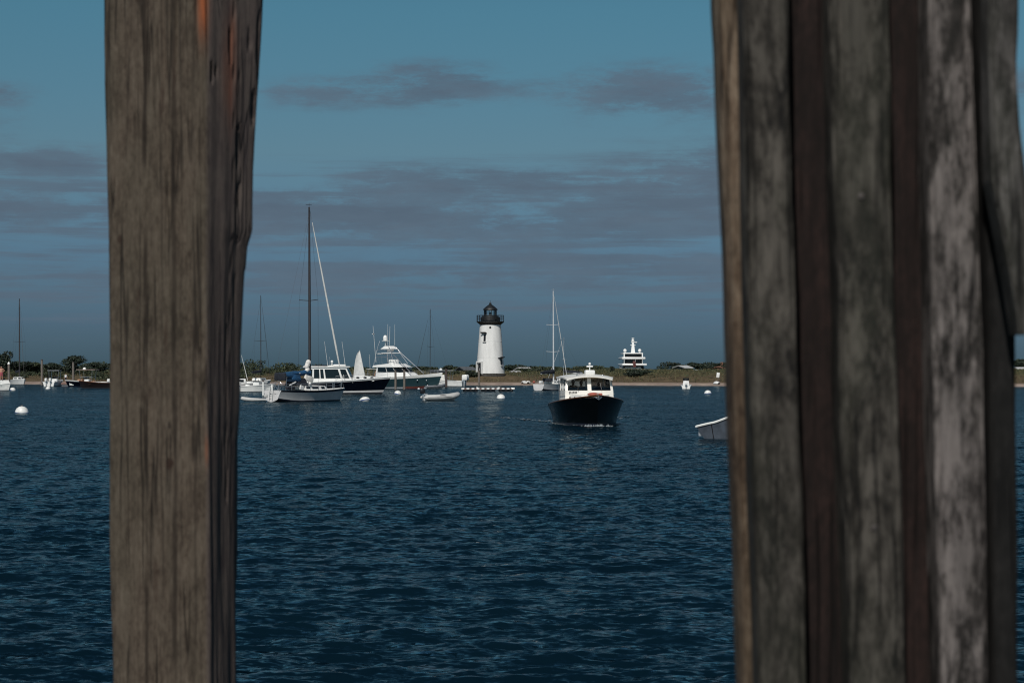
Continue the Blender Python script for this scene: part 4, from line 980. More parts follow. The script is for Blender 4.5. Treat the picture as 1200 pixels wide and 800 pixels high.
# ---- sport fishing yacht with tower
def sportfish():
    s0 = 312/F; loc, rz, _ = place_between(445, 322, 516, 311.5)
    Lh = 14.2; c = Vector(loc)
    t = thing('fishing_yacht', 'large white sport fishing yacht with tall tuna tower and grey green hull', 'motor boat', loc, rz)
    Lh = _+1.0
    P, sh, hf = hullshape(Lh, 4.5, 2.3, 1.75, 1.15, draft=.9, tr=.86, rake=1.3, wl=.80, fine=1.5, tm=.4)
    hull(t, P, 'hull sea green', boot='hull pale grey', rail='gelcoat white', railu=.88, bootu=(.35, .40)); deck(t, P, drop=0, t0=.34, camber=.12); inner(t, P, .5, t1=.35)
    k = Lh/(516-445+8); X = lambda px: (px-480.5)*k*1.0
    z = lambda py: wz(py, 316)
    # deckhouse
    b = MB(); bot = [(X(448),-1.65), (X(478),-1.65), (X(490),-.9), (X(490),.9), (X(478),1.65), (X(448),1.65)]; top = [(X(449),-1.45), (X(468),-1.4), (X(473),-.7), (X(473),.7), (X(468),1.4), (X(449),1.45)]
    zb, zt = 1.7, z(430)
    b.frustum(bot, zb, top, zt); b.build('deckhouse', 'gelcoat white', t)
    for sg in (-1, 1):
        q = [(bot[0][0],-1.65,zb), (bot[1][0],-1.65,zb), (top[1][0],-1.4,zt), (top[0][0],-1.45,zt)]
        q2 = [(bot[1][0],-1.65,zb), (bot[2][0],-.9,zb), (top[2][0],-.7,zt), (top[1][0],-1.4,zt)]
        for Q, u0, u1 in ((q, .08, .55), (q, .58, .99), (q2, .02, .97)):
            if sg > 0: QQ = [(a_, -b_, c_) for a_, b_, c_ in Q]; QQ = [QQ[1], QQ[0], QQ[3], QQ[2]]; MB().panel(QQ, 1-u1, 1-u0, .50, .94, .02, 0).build('window', 'dark glass', t)
            else: MB().panel(Q, u0, u1, .50, .94, .02, 0).build('window', 'dark glass', t)
    MB().panel([(bot[2][0],-.9,zb), (bot[3][0],.9,zb), (top[3][0],.7,zt), (top[2][0],-.7,zt)], .02, .98, .5, .94, .02, 0).build('window', 'dark glass', t)
    # flybridge brow
    b = MB(); b.frustum([(X(444),-1.6), (X(470),-1.55), (X(480),-.7), (X(480),.7), (X(470),1.55), (X(444),1.6)], zt, [(X(445),-1.5), (X(466),-1.4), (X(473),-.5), (X(473),.5), (X(466),1.4), (X(445),1.5)], [z(428),z(425.5),z(426.5),z(426.5),z(425.5),z(428)]); b.build('flybridge', 'gelcoat white', t)
    MB().box((X(461), 0, z(424.5)), (1.4, 1.0, .9), r=.15).build('helm_console', 'gelcoat white', t)
    MB().box((X(461), 0, z(421.3)), (.14, 1.8, .12), r=.04).tube([(X(461),0,z(421.5)), (X(461),0,z(425))], .05, 6).build('radar_bar', 'gelcoat white', t)
    MB().box((X(457.5), 0, z(413.4)), (2.4, 1.9, .14), r=.05).build('hardtop', 'gelcoat white', t)
    b = MB(); b.frustum([(X(449.5),-.8), (X(462),-.7), (X(462),.7), (X(449.5),.8)], z(408.5), [(X(452),-.4), (X(459),-.4), (X(459),.4), (X(452),.4)], z(405)); b.build('tower_canopy', 'gelcoat white', t)
    b = MB(); b.lathe([(.33,0), (.36,.1), (.33,.55), (.2,.8), (.05,.86)], 14, (X(450.5), 0, z(398.5))); b.tube([(X(450.5),0,z(405)), (X(450.5),0,z(398.5))], .05, 6); b.box((X(450.8), 0, z(398.8)), (.9, .7, .05)); b.build('radar_dome', 'gelcoat white', t)
    b = MB()
    for sg in (-1, 1):
        b.tube([(X(444.5), sg*1.45, z(429)), (X(447), sg*.9, z(405)), (X(447.5), sg*.6, z(399))], .05, 6)
        b.tube([(X(490), sg*1.2, z(437)), (X(464), sg*.9, z(413)), (X(460), sg*.7, z(407))], .055, 6)
        b.tube([(X(470), sg*1.4, z(426)), (X(463), sg*.9, z(413)), (X(459), sg*.7, z(406))], .04, 6)
        b.tube([(X(445.5), sg*1.2, z(418)), (X(468), sg*1.1, z(418.5))], .03, 5); b.tube([(X(446.5), sg*.9, z(410)), (X(463), sg*.8, z(410))], .03, 5)
    for py in (410, 418): b.tube([(X(446), -1.1, z(py)), (X(446), 1.1, z(py))], .03, 5)
    b.build('tower_frame', 'steel', t)
    for sg in (-1, 1): antenna(t, (X(458), sg*.7, z(404)), (X(458), sg*.7, z(379)), .022); 
    for sg in (-1, 1): antenna(t, (X(447), sg*1.3, z(424)), (X(445.8), sg*1.7, z(381)), .03, name='outrigger')
    antenna(t, (X(439), -1.2, z(432)), (X(438), -1.2, z(415)), .02)
    for q in range(6): antenna(t, (X(447.5+q*1.6), (-1)**q*1.35, z(429)), (X(446.6+q*1.5), (-1)**q*1.45, z(419-(q%3)*2)), .018, 'steel', 'fishing_rod')
    MB().box((X(447), 0, z(414)), (.5, 1.7, .12), r=.04).build('spreader_bar', 'gelcoat white', t)
    MB().box((X(457), 0, z(409.8)), (.8, .8, .5), r=.1).build('tower_helm', 'gelcoat white', t)
    MB().box((X(466), 0, 2.2), (1.2, 1.6, .35), r=.1).build('foredeck_cushion', 'gelcoat white', t)
    rails(t, P, .62, .97, h=.65, n=6, r=.015)
    for px in (498, 507): MB().ball((X(px), -(1.9-(px-498)*.05)*.72, 1.25), .14, zs=.8, sy=.4).build('porthole', 'steel', t)
    mtx = Matrix.Translation(loc) @ Matrix.Rotation(rz, 4, 'Z')
    person('person in khaki standing in the cockpit of the sport fishing yacht', mtx @ Vector((X(446.5)-.2, -1.1, 1.0)), rz, h=1.75, top='cloth khaki')
sportfish()

# ---- white sloop near the spit
def sloop_small():
    loc, rz, Lh = place_between(630.5, 285, 666, 291.5)
    t = thing('sailing_yacht', 'small white sloop with pale mast moored right of the lighthouse', 'sailing boat', loc, rz)
    P, sh, hf = hullshape(Lh, 2.6, 1.05, .88, .88, draft=.5, tr=.72, rake=.6, wl=.8, srake=-.15, lift=.3)
    hull(t, P, 'hull grey white', rail='gelcoat white'); deck(t, P, drop=.0, t0=.34, camber=.08); inner(t, P, .6, 'deck white', t1=.35)
    MB().frustum([(-1.2,-.85), (1.5,-.6), (2,0), (1.5,.6), (-1.2,.85)], .9, [(-1.1,-.7), (1.3,-.5), (1.7,0), (1.3,.5), (-1.1,.7)], 1.35).build('coach_roof', 'deck white', t)
    for sg in (-1, 1):
        for x in (-.7, .1, .9): MB().box((x, sg*(.735-.09*(x+.7)), 1.15), (.4, .05, .14), rz=-sg*.09, r=.02).build('window', 'dark glass', t)
    sloop_rig(t, .05, 1.35, wz(341, 288), Lh/2, 1.05, -Lh/2, .9, 2.6, r=.11, jibr=.05, jibz=(.04, .96), boomz=1.35, booml=3.2, cover='canvas dark', coverr=.22, spread=(.32, .62))
    MB().box((-1.5, 0, 1.45), (.7, 1.4, .5), r=.15).build('spray_hood', 'canvas dark', t)
    MB().box((-2.7, .3, 1.15), (.7, .4, .35), r=.1).build('stern_locker', 'gelcoat white', t)
    MB().ball((-Lh/2+.2, .8, 1.15), .2, zs=.9).build('fender', 'red canvas', t)
    rails(t, P, .05, .93, h=.5, n=6, r=.013)
sloop_small()

# ---- sailing boats known mostly by their masts
def far_sloop(label, pxs, D, rz, ytop, hullm, mastm, Lh=9, mr=.09, cover='canvas dark', pxm=None):
    t = thing('sailing_yacht', label, 'sailing boat', at(pxs, D), rz)
    P, sh, hf = hullshape(Lh, 2.7, 1.1, .95, .9, draft=.5, tr=.7, rake=.7, wl=.8)
    hull(t, P, hullm); deck(t, P, drop=0, t0=.34, camber=.08); inner(t, P, .6, 'deck white', t1=.35)
    MB().frustum([(-1.2,-.85), (1.5,-.6), (2,0), (1.5,.6), (-1.2,.85)], .95, [(-1.1,-.7), (1.3,-.5), (1.7,0), (1.3,.5), (-1.1,.7)], 1.45).build('coach_roof', 'deck white', t)
    for sg in (-1, 1): MB().box((.1, sg*.70, 1.22), (1.6, .05, .2), rz=-sg*.09, r=.02).build('window', 'dark glass', t)
    MB().panel([(2,0,.95), (1.5,.6,.95), (1.3,.5,1.45), (1.7,0,1.45)], .1, .9, .3, .8, .02).panel([(1.5,-.6,.95), (2,0,.95), (1.7,0,1.45), (1.3,-.5,1.45)], .1, .9, .3, .8, .02).build('window', 'dark glass', t)
    sloop_rig(t, .55, 1.4, wz(ytop, D), Lh/2, 1.1, -Lh/2, .95, 2.7, mastm=mastm, r=mr, jibr=.03, jibm=mastm, booml=3.2, cover=cover, spread=(.45,), boomz=1.3, vane=False)
    return t
far_sloop('white sloop with thin black mast moored at the far left of the photo', 22, 396, R(-62), 350, 'gelcoat white', 'dark mast', 8.5, .13)
far_sloop('distant sloop whose thin mast stands left of the tall masted sloop', 304, 350, R(70), 346, 'gelcoat white', 'dark mast', 8.5, .07)
far_sloop('distant dark masted sloop hidden behind the bow of the sport fishing yacht', 507, 372, R(150), 362, 'gelcoat white', 'dark mast', 8, .06)
far_sloop('distant sloop whose thin mast stands right behind the black launch', 664, 345, R(160), 395, 'gelcoat white', 'alloy mast', 7, .03)

# ---- open outboard boats
def console_boat(label, px, D, rz, Lh=6.5, B=2.4, hullm='gelcoat white', cowl='gelcoat white', top=None, topz=2.4, engines=2, fb=1.1, topx=-.2, topl=1.9, es=1.0, screen=True, rod=None, seats='gelcoat white', rail='gelcoat white', group='outboard boats moored in the harbour', topw=None):
    t = thing('outboard_boat', label, 'motor boat', at(px, D), rz, group)
    P, sh, hf = hullshape(Lh, B, fb, fb*.78, fb*.68, draft=.3, tr=.86, rake=.6, wl=.8)
    hull(t, P, hullm, rail=rail); inner(t, P, .55, t1=.9); gunwale(t, P, rail, th=.06)
    deck(t, P, drop=.0, t0=.78, camber=.05, name='foredeck')
    zf = fb*.25
    MB().box((topx, 0, zf+.5), (.8, .9, 1.0), r=.08).build('console', 'gelcoat white', t)
    if screen: MB().box((topx+.3, 0, zf+1.2), (.05, .9, .5), ry=R(-18), r=.02).build('windscreen', 'dark glass', t)
    MB().box((topx-1.1, 0, zf+.35), (.6, 1.0, .7), r=.1).build('seat', seats, t)
    if top: ttop(t, topx-.1, topw or B*.8, topl, zf, topz, top)
    for i in range(engines):
        y = 0 if engines == 1 else (-.38 if i == 0 else .38)
        outboard(t, -Lh/2-.02, y, fb*.62, cowl, es)
    if rod: antenna(t, *rod, r=.03, name='fishing_rod')
    return t
c1 = console_boat('white outboard boat with two white engines half hidden by the big timber post', 282, 270, R(8), 7.0, 2.4, 'hull grey white', 'gelcoat white', engines=2, fb=1.25, rail='gelcoat white', topx=1.0)
b = MB(); b.box((-.4, 0, 1.35), (2.2, 1.5, .7), r=.15); b.build('cuddy_cabin', 'gelcoat white', c1)
MB().box((-.4, -.77, 1.42), (1.6, .06, .3), r=.02).build('window', 'dark glass', c1)
antenna(c1, (.9, .3, 1.5), (.1, .3, wz(416, 270)), .035, name='fishing_rod')
console_boat('small white outboard boat with thin grey canopy seen from the stern at far left', 65, 358, R(80), 6.0, 2.5, top='hull pale grey', topz=wz(434, 358), engines=2, es=1.15, topl=1.6, topw=2.1)
console_boat('outboard boat with pinkish canopy and white dome left of the big timber post', 101, 346, R(170), 7.5, 2.6, 'hull navy', top='canvas pink', topz=wz(433, 346), topl=3.3, topw=2.2, seats='seat tan', engines=1)
tb = [o for o in bpy.data.objects if o.name.startswith('outboard_boat')][-1]
MB().lathe([(.28,0), (.3,.1), (.2,.3), (.05,.36)], 12, (.3, 0, wz(433, 346)+.03)).build('radar_dome', 'gelcoat white', tb)
MB().box((.9, 0, 1.1), (.9, 1.3, .35), r=.12).build('bench_cushion', 'seat tan', tb)
c4 = console_boat('white outboard boat with two big white engines and dark awning left of the lighthouse', 527, 352, R(165), 5.6, 2.4, 'gelcoat white', top='hull pale grey', topz=wz(434, 352), topl=3.4, topw=2.0, engines=2, fb=1.3, es=1.9, topx=.5)
c4.location = (*at(524.5, 352)[:2], 0)
MB().lathe([(.26,0), (.28,.1), (.2,.3), (.05,.36)], 12, (1.2, 0, wz(434, 352)+.04)).build('radar_dome', 'gelcoat white', c4)
MB().frustum([(.2,-1.0), (2.4,-.6), (2.4,.6), (.2,1.0)], .9, [(.4,-.7), (1.6,-.4), (1.6,.4), (.4,.7)], 2.0).build('bow_cover', 'canvas white', c4)
console_boat('small white outboard skiff seen end on off the right hand beach', 804, 312, R(85), 4.2, 1.6, engines=1, fb=.7, es=1.0, screen=True)
c6 = console_boat('white runabout cut by the left edge of the photo with a person aboard', 2, 282, R(-52), 5.6, 2.0, engines=1, fb=1.0)
b = MB(); b.frustum([(-.6,-.8), (1.4,-.7), (1.4,.7), (-.6,.8)], .8, [(-.5,-.7), (.9,-.6), (.9,.6), (-.5,.7)], 1.45); b.build('cabin_top', 'gelcoat white', c6)
person('person in pink trousers with hands on hips at the left edge', (wx(1.5, 281), 281, 1.45), R(-80), h=1.9, top='skin', low='cloth pink', hip=True, wide=1.35)
person('person in white shirt standing on the low platform at left', (wx(77, 357), 357, .62), R(-90), h=1.6, top='cloth white', low='cloth navy')
MB_ = thing('swim_raft', 'small low floating platform under the standing person left of the third shore pile', 'raft', at(77, 357))
MB().box((0,0,.45), (1.3, 1.6, .32), r=.04).build('platform', 'dock plank', MB_); MB().box((0,0,.15), (1.1, 1.4, .4), r=.06).build('float', 'rubber dark grey', MB_)

console_boat('small white outboard boat seen over the bow of the navy motor yacht', 437, 340, R(15), 5.5, 2.0, 'hull sea green', top='canvas white', topz=wz(432.5, 340), topl=1.5, topw=1.6, engines=1, fb=1.0)
console_boat('white open outboard boat just behind the stern of the tall masted sloop', 302, 268, R(6), 4.4, 2.0, engines=1, fb=1.0, es=1.1)
# ---- dark wooden workboat at left
def workboat():
    t = thing('work_boat', 'low dark red open boat just left of the big timber post', 'boat', at(117, 318), R(176))
    P, sh, hf = hullshape(6.6, 2.1, 1.15, .85, .85, draft=.3, tr=.75, rake=.5, wl=.75)
    hull(t, P, 'hull oxblood', rail='hull oxblood', boot='antifoul dark'); inner(t, P, .5, 'hull oxblood'); gunwale(t, P, 'varnished wood')
    for x in (-1.5, 0, 1.4): MB().box((x, 0, .62), (.25, 1.6, .05)).build('thwart', 'varnished wood', t)
    outboard(t, -3.3, 0, .8, 'black plastic', .8)
workboat()

# ---- inflatable with black outboard in mid water
def rib(label, px, D, rz, Lh, m, eng='black plastic', es=.8, r0=.24):
    t = thing('inflatable_dinghy', label, 'dinghy', at(px, D), rz); b = MB(); hw = Lh*.24
    pts = [(-Lh/2, hw, .30), (-Lh/2+.3, hw, .30), (0, hw, .33), (Lh*.25, hw*.92, .40), (Lh*.40, hw*.6, .50), (Lh*.46, 0, .56), (Lh*.40, -hw*.6, .50), (Lh*.25, -hw*.92, .40), (0, -hw, .33), (-Lh/2+.3, -hw, .30), (-Lh/2, -hw, .30)]
    b.tube(pts, [.08, r0]+[r0]*7+[r0, .08], 12); b.build('tube', m, t)
    b = MB()
    for sg in (-1, 1): b.tube([(p[0], sg*(abs(p[1])+r0*.98), p[2]) for p in pts[1:4]], .02, 5)
    b.build('rub_strake', 'black plastic', t)
    P, sh, hf = hullshape(Lh*.9, hw*1.9, .4, .3, .25, draft=.2, tr=.9, rake=.3); hull(t, P, 'gelcoat white'); deck(t, P, 'rubber dark grey', drop=.06, name='floor')
    MB().box((-Lh/2+.32, 0, .42), (.06, hw*1.6, .4)).build('transom', 'gelcoat white', t); MB().box((-.1, 0, .5), (.25, hw*1.9, .05)).build('thwart', 'gelcoat white', t)
    b = MB()
    for sg in (-1, 1): b.tube([(-.3, sg*(hw+r0*.85), .5), (0, sg*(hw+r0*1.0), .53), (.3, sg*(hw+r0*.85), .5)], .025, 5)
    b.build('grab_line', 'black plastic', t)
    if eng: outboard(t, -Lh/2+.22, 0, .52, eng, es)
    return t
rib('light grey inflatable dinghy with black outboard floating in open water', 516.5, 191.5, R(14), 3.5, 'rubber grey', es=.95)
rib('dark grey inflatable dinghy lying beside the bow of the sport fishing yacht', 510, 312, R(6), 3.0, 'rubber dark grey', eng=None, r0=.2)
def kayak():
    t = thing('rowing_boat', 'low dark red rowing boat in front of the twin mooring piles', 'boat', at(485, 311), R(2))
    P, sh, hf = hullshape(3.3, 1.0, .42, .34, .34, draft=.1, tr=.5, rake=.2); hull(t, P, 'red paint', rail='varnished wood'); inner(t, P, .5, 'red paint'); MB().box((0,0,.28), (.22,.8,.04)).build('thwart', 'varnished wood', t)
kayak()
# ---- moored skiff at right
def skiff():
    D = 84.3; t = thing('open_skiff', 'blue grey open skiff with white gunwale cut off by the plank clad post', 'boat', at(880, D+1.0), R(-15))
    P, sh, hf = hullshape(3.7, 1.55, 1.2, 1.08, .52, draft=.22, tr=.82, rake=.4, wl=.78, srake=.32)
    hull(t, P, 'hull blue grey', rail='hull blue grey', boot='hull blue grey'); inner(t, P, .45, 'hull pale grey'); gunwale(t, P, 'gelcoat white', th=.075)
    MB().tube([(P(0,1)[0], y, P(0,1)[2]+.01) for y in (-P(0,1)[1], 0, P(0,1)[1])], .045, 6).build('transom_cap', 'gelcoat white', t)
    for x in (-.9, .2, 1.1): MB().box((x, 0, .5), (.24, 1.3, .04)).build('thwart', 'varnished wood', t)
    b = MB(); b.tube([(P(.12,q)[0], -P(.12,q)[1]-.012, P(.12,q)[2]) for q in (.4,.6,.8,.98)], .018, 5); b.build('rub_strip', 'hull oxblood', t)
skiff()

# ---- floating dock with white bumpers
def dock():
    D = 272; t = thing('floating_dock', 'low floating dock with a row of white bumpers before the lighthouse', 'dock', at(572, D), R(0)); s = D/F; w = 63*s
    MB().box((0, 0, .34), (w, 2.2, .16), r=.02).build('platform', 'dock plank', t)
    for i in range(3): MB().box((-w*.33+i*w*.33, 0, .08), (w*.27, 2.0, .36), r=.05).build('float', 'black plastic', t)
    for i in range(11): MB().tube([(-w*.5+.25+i*(w-.5)/10-.18, -1.16, .36), (-w*.5+.25+i*(w-.5)/10+.18, -1.16, .36)], .10, 8).build('bumper', 'gelcoat white', t)
    MB().box((w*.46, -.9, .36), (.55, .4, .3), r=.08).build('dock_box', 'gelcoat white', t)
    for x in (-w*.2, w*.2): MB().tube([(x,-.9,.42), (x,-.9,.52)], .03, 5).tube([(x-.14,-.9,.52), (x+.14,-.9,.52)], .025, 5).build('cleat', 'steel', t)
dock()

# ---- mooring buoys
def buoy0():
    t = thing('mooring_buoy', 'x', 'buoy', (0,0,0), 0, 'white mooring buoys on the water')
    MB().lathe([(.02,-.36), (.22,-.30), (.38,-.10), (.415,.02), (.40,.14), (.32,.30), (.18,.40), (.06,.43), (.02,.44)], 22).build('float', 'buoy white', t)
    MB().lathe([(.414,-.02), (.424,.0), (.424,.06), (.414,.08)], 22).build('band', 'buoy blue', t)
    MB().tube([(.06*math.cos(a), 0, .46+.06*math.sin(a)) for a in np.linspace(0, 6.283, 13)], .015, 5).build('ring', 'nail rust', t)
    return t
B0 = buoy0()
for i, (px, D, sc, rx, lb) in enumerate([
    (25.5, 137, 1.08, .1, 'large round white mooring buoy nearest the camera at lower left'),
    (14.8, 285, 1.0, .2, 'small white mooring buoy under the bow of the white runabout at the left edge'),
    (56.4, 306, .9, -.1, 'small white mooring buoy in front of the outboard boat with grey canopy'),
    (427.5, 190, 1.25, .25, 'flattish white mooring buoy in front of the navy motor yacht'),
    (466, 242, 1.05, -.2, 'white mooring buoy between the navy motor yacht and the grey inflatable'),
    (587, 206, 1.05, .1, 'white mooring buoy below the floating dock near the lighthouse'),
    (829.5, 245, 1.05, -.1, 'white mooring buoy above the open skiff near the right hand beach'),
    (490.7, 306, .45, 0, 'tiny white buoy at the bow of the dark red rowing boat')]):
    o = B0 if i == 0 else copy_tree(B0); o.location = at(px, D, -.02); o.rotation_euler = (rx, rx*.5, i*1.1); o['label'] = lb
    o.scale = (sc, sc, sc*(.72 if i == 3 else 1))

# ---- mooring piles
def pile(label, px, ytop, D, r, m='pile wood', cap=False):
    t = thing('mooring_pile', label, 'pile', at(px, D), 0, 'wooden mooring piles off the shore'); zt = wz(ytop, D)
    MB().tube([(0,0,-1.5), (.02,0,zt*.5), (0,.02,zt)], [r*1.1, r*1.03, r], 12).build('post', m, t)
    if cap: MB().lathe([(r*1.15, 0), (r*1.2, .12), (r*.6, .34), (.03, .42)], 12, (0,0,zt-.02)).build('cap', 'gelcoat white', t)
    else: MB().lathe([(r*1.04, -.05), (r*1.05, .03), (.03, .10)], 12, (0,0,zt)).build('cap', 'pile wood dark', t)
pile('white capped mooring pile at the far left of the photo', 10.3, 426.5, 372, .21, cap=True)
pile('plain pale mooring pile left of the outboard boat with grey canopy', 49, 421.5, 385, .20)
pile('brownish mooring pile in front of the wide domed tree at left', 85.7, 424.5, 380, .20)
pile('short white pile just left of the stern of the tall masted sloop', 308.3, 446.5, 232, .11, 'gelcoat white')
pile('left one of the twin piles beside the sport fishing yacht', 463.4, 434, 302, .16)
pile('right one of the twin piles beside the sport fishing yacht', 473.7, 433.5, 301, .16)
pile('dark brown pile in front of the white outboard engines', 522.8, 432.5, 340, .20, 'pile wood dark')
pile('grey pile standing below the lighthouse door', 561.2, 434, 372, .20)

# ---- far motor yacht seen from the stern behind the dune
def superyacht():
    D = 900; s = D/F; z = lambda py: wz(py, D)
    t = thing('superyacht', 'big white multi deck motor yacht rising behind the green dune', 'ship', at(743, D), R(90)); X = lambda px: -(px-743)*s
    P, sh, hf = hullshape(52, 11, 5.2, 3.9, 3.3, draft=1.5, tr=.9, rake=5, wl=.9); 
    # local +X is away from the camera; stern at -26 -> shift so that the stern is at the reference distance
    h = hull(t, P, 'gelcoat white'); d = deck(t, P); h.location = (26, 0, 0); d.location = (26, 0, 0)
    def slab(px0, px1, y0, y1, x0, x1, m, nm, r=.3):
        w = (px1-px0)*s; c = -((px0+px1)/2-743)*s; z0, z1 = z(y1), z(y0)
        MB().box(((x0+x1)/2, c, (z0+z1)/2), (x1-x0, w, z1-z0), r=r).build(nm, m, t)
    slab(733, 752, 430, 437, 3, 34, 'gelcoat white', 'saloon', .1)
    slab(731, 755, 428.2, 431.5, 3.3, 33, 'dark glass', 'window_band', .1)
    slab(729, 758, 425.8, 428.3, -1, 36, 'gelcoat white', 'upper_deck')
    slab(733, 753.5, 420.5, 426.2, 3, 30, 'dark glass', 'window_band', .1)
    slab(729, 756.5, 418.2, 420.8, 0, 32, 'gelcoat white', 'bridge_deck')
    slab(733.5, 752.5, 414, 418.2, 4, 24, 'dark glass', 'window_band', .1)
    slab(730.5, 754, 413.2, 414.4, 2, 26, 'gelcoat white', 'sun_deck', .1)
    for px in (731.8, 753.2):
        slab(px-.6, px+.6, 414, 426.5, 2, 3, 'gelcoat white', 'deck_post', .05)
    for px in (733.5, 751):
        MB().ball((8, X(px), z(410.5)), 2.1*s, n=16, m=10).tube([(8, X(px), z(413.5)), (8, X(px), z(411))], .35, 8).build('radar_dome', 'gelcoat white', t)
    b = MB(); b.frustum([(7,-.9), (10,-.9), (10,.9), (7,.9)], z(413.3), [(8,-.4), (9,-.4), (9,.4), (8,.4)], z(401)); b.tube([(8.5,0,z(401)), (8.5,0,z(395.5))], .25, 6); b.ball((8.5,0,z(399)), .7)
    b.box((8.5, 0, z(404)), (1, 6*s, .25)); b.box((8.5, -1.5*s, z(400.7)), (.8, 7*s, .3)); b.box((8.5, 0, z(396)), (.4, 3*s, .3)); b.build('radar_mast', 'gelcoat white', t)
    b = MB(); G = [[(-1.4-.1*math.sin(i), X(743.2)+(j-.5)*1.2+.15*math.sin(i*1.3), z(423+i*1.4)) for j in (0, .5, 1)] for i in range(6)]; b.grid(G); b.grid([[(p[0]-.03, p[1], p[2]) for p in r] for r in G], flip=True); b.build('flag', 'red paint', t)
    MB().tube([(-1,X(744.5),z(430)), (-1.6,X(744.2),z(421))], .08, 5).build('flag_pole', 'gelcoat white', t)
superyacht()

# ---- gull, sign, beach things
def gull():
    D = 290; t = thing('gull', 'white gull flying left of the tall tuna tower', 'bird', at(437.3, D, wz(391.5, D)), R(25))
    MB().tube([(-.22,0,-.02), (-.1,0,0), (.05,0,.01), (.16,0,.02), (.2,0,.02)], [.01, .05, .06, .035, .012], 8).build('body', 'gull white', t)
    for sg in (-1, 1):
        b = MB(); b.add([(.07,sg*.03,.03), (.09,sg*.22,.13), (.0,sg*.46,.10), (-.04,sg*.22,.12), (-.06,sg*.03,.03), (.07,sg*.03,.015), (.09,sg*.22,.12), (.0,sg*.46,.095), (-.04,sg*.22,.11), (-.06,sg*.03,.015)],
            [(0,1,3,4), (1,2,3), (5,6,8,9), (6,7,8), (0,1,6,5), (1,2,7,6), (2,3,8,7), (3,4,9,8)]); b.build('wing', 'gull grey', t)
    MB().tube([(.2,0,.02), (.25,0,.01)], [.012,.004], 5).build('beak', 'beak yellow', t)
gull()
def sign():
    D = 372; x = wx(844, D); zb = ground(x, D+4)-.1; t = thing('beach_sign', 'small white board on a post on the beach at right', 'sign', (x, D+4, zb), R(0))
    MB().tube([(0,0,-.2), (0,0,1.7)], .06, 6).build('post', 'pile wood', t); MB().box((0, -.08, 1.3), (.55, .06, .9), r=.02, ry=R(8)).build('board', 'gelcoat white', t)
sign()
for i, (px, m, lb) in enumerate(((614.5, 'gelcoat white', 'small white upturned dinghy on the beach left of the small white sloop'), (619, 'canvas white', 'cream upturned dinghy on the beach next to the stern of the small white sloop'), (839.5, 'gelcoat white', 'little white dinghy drawn up beside the white beach sign'))):
    D = 383 if i < 2 else 370; x = wx(px, D); D = shore(x)+3; x = wx(px, D); t = thing('beached_dinghy', lb, 'dinghy', (x, D, ground(x, D)+.0), R(70+20*i), 'dinghies drawn up on the beach')
    b = MB(); G = []
    for k in range(11):
        q = k/10; w = .48*max(0, math.sin(math.pi*(q*.85+.12)))**.7; G.append([(-1.1+2.2*q, w*math.cos(a), .06+.48*math.sin(a)*(w/.48)) for a in np.linspace(0, math.pi, 9)])
    b.grid(G); b.build('hull', m, t); MB().box((0, 0, .52), (1.7, .05, .08), r=.01).build('keel', 'varnished wood', t)

# ------------------------------------------------------------------ the two big posts in the foreground
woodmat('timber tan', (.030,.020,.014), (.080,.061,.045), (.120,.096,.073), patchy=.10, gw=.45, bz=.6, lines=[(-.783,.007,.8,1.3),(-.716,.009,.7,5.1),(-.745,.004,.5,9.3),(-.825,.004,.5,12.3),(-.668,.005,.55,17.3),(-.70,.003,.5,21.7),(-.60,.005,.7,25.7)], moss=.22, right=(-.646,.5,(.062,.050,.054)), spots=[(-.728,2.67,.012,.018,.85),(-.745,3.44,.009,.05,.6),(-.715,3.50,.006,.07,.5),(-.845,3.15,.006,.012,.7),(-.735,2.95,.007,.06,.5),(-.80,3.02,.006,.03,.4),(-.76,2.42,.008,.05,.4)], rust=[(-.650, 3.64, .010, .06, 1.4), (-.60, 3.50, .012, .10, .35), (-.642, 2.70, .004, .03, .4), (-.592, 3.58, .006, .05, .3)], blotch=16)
woodmat('plank grey', (.006,.0052,.0045), (.029,.025,.0205), (.068,.060,.051), patchy=.8, pt=.575, blotch=22, contrast=2.1, gw=.6)
woodmat('recess shade', (.003,.003,.003), (.008,.0075,.0072), (.017,.0155,.015), patchy=.0, moss=0, blotch=14)  # near black colour stands in for shade in the right hand recess
woodmat('plank broken', (.014,.012,.012), (.052,.046,.044), (.115,.104,.100), patchy=.7, pt=.56, blotch=22, contrast=1.8, gw=.6)
woodmat('plank mottled', (.009,.0075,.007), (.036,.030,.028), (.120,.104,.098), patchy=1.0, pt=.55, moss=.1, blotch=24, contrast=2.2, gw=.6)
woodmat('plank tan', (.025,.015,.010), (.098,.066,.044), (.18,.138,.10), patchy=.35, blotch=14)
woodmat('core dark', (.004,.0025,.002), (.012,.0068,.006), (.028,.015,.013), patchy=.0, moss=0, blotch=9)
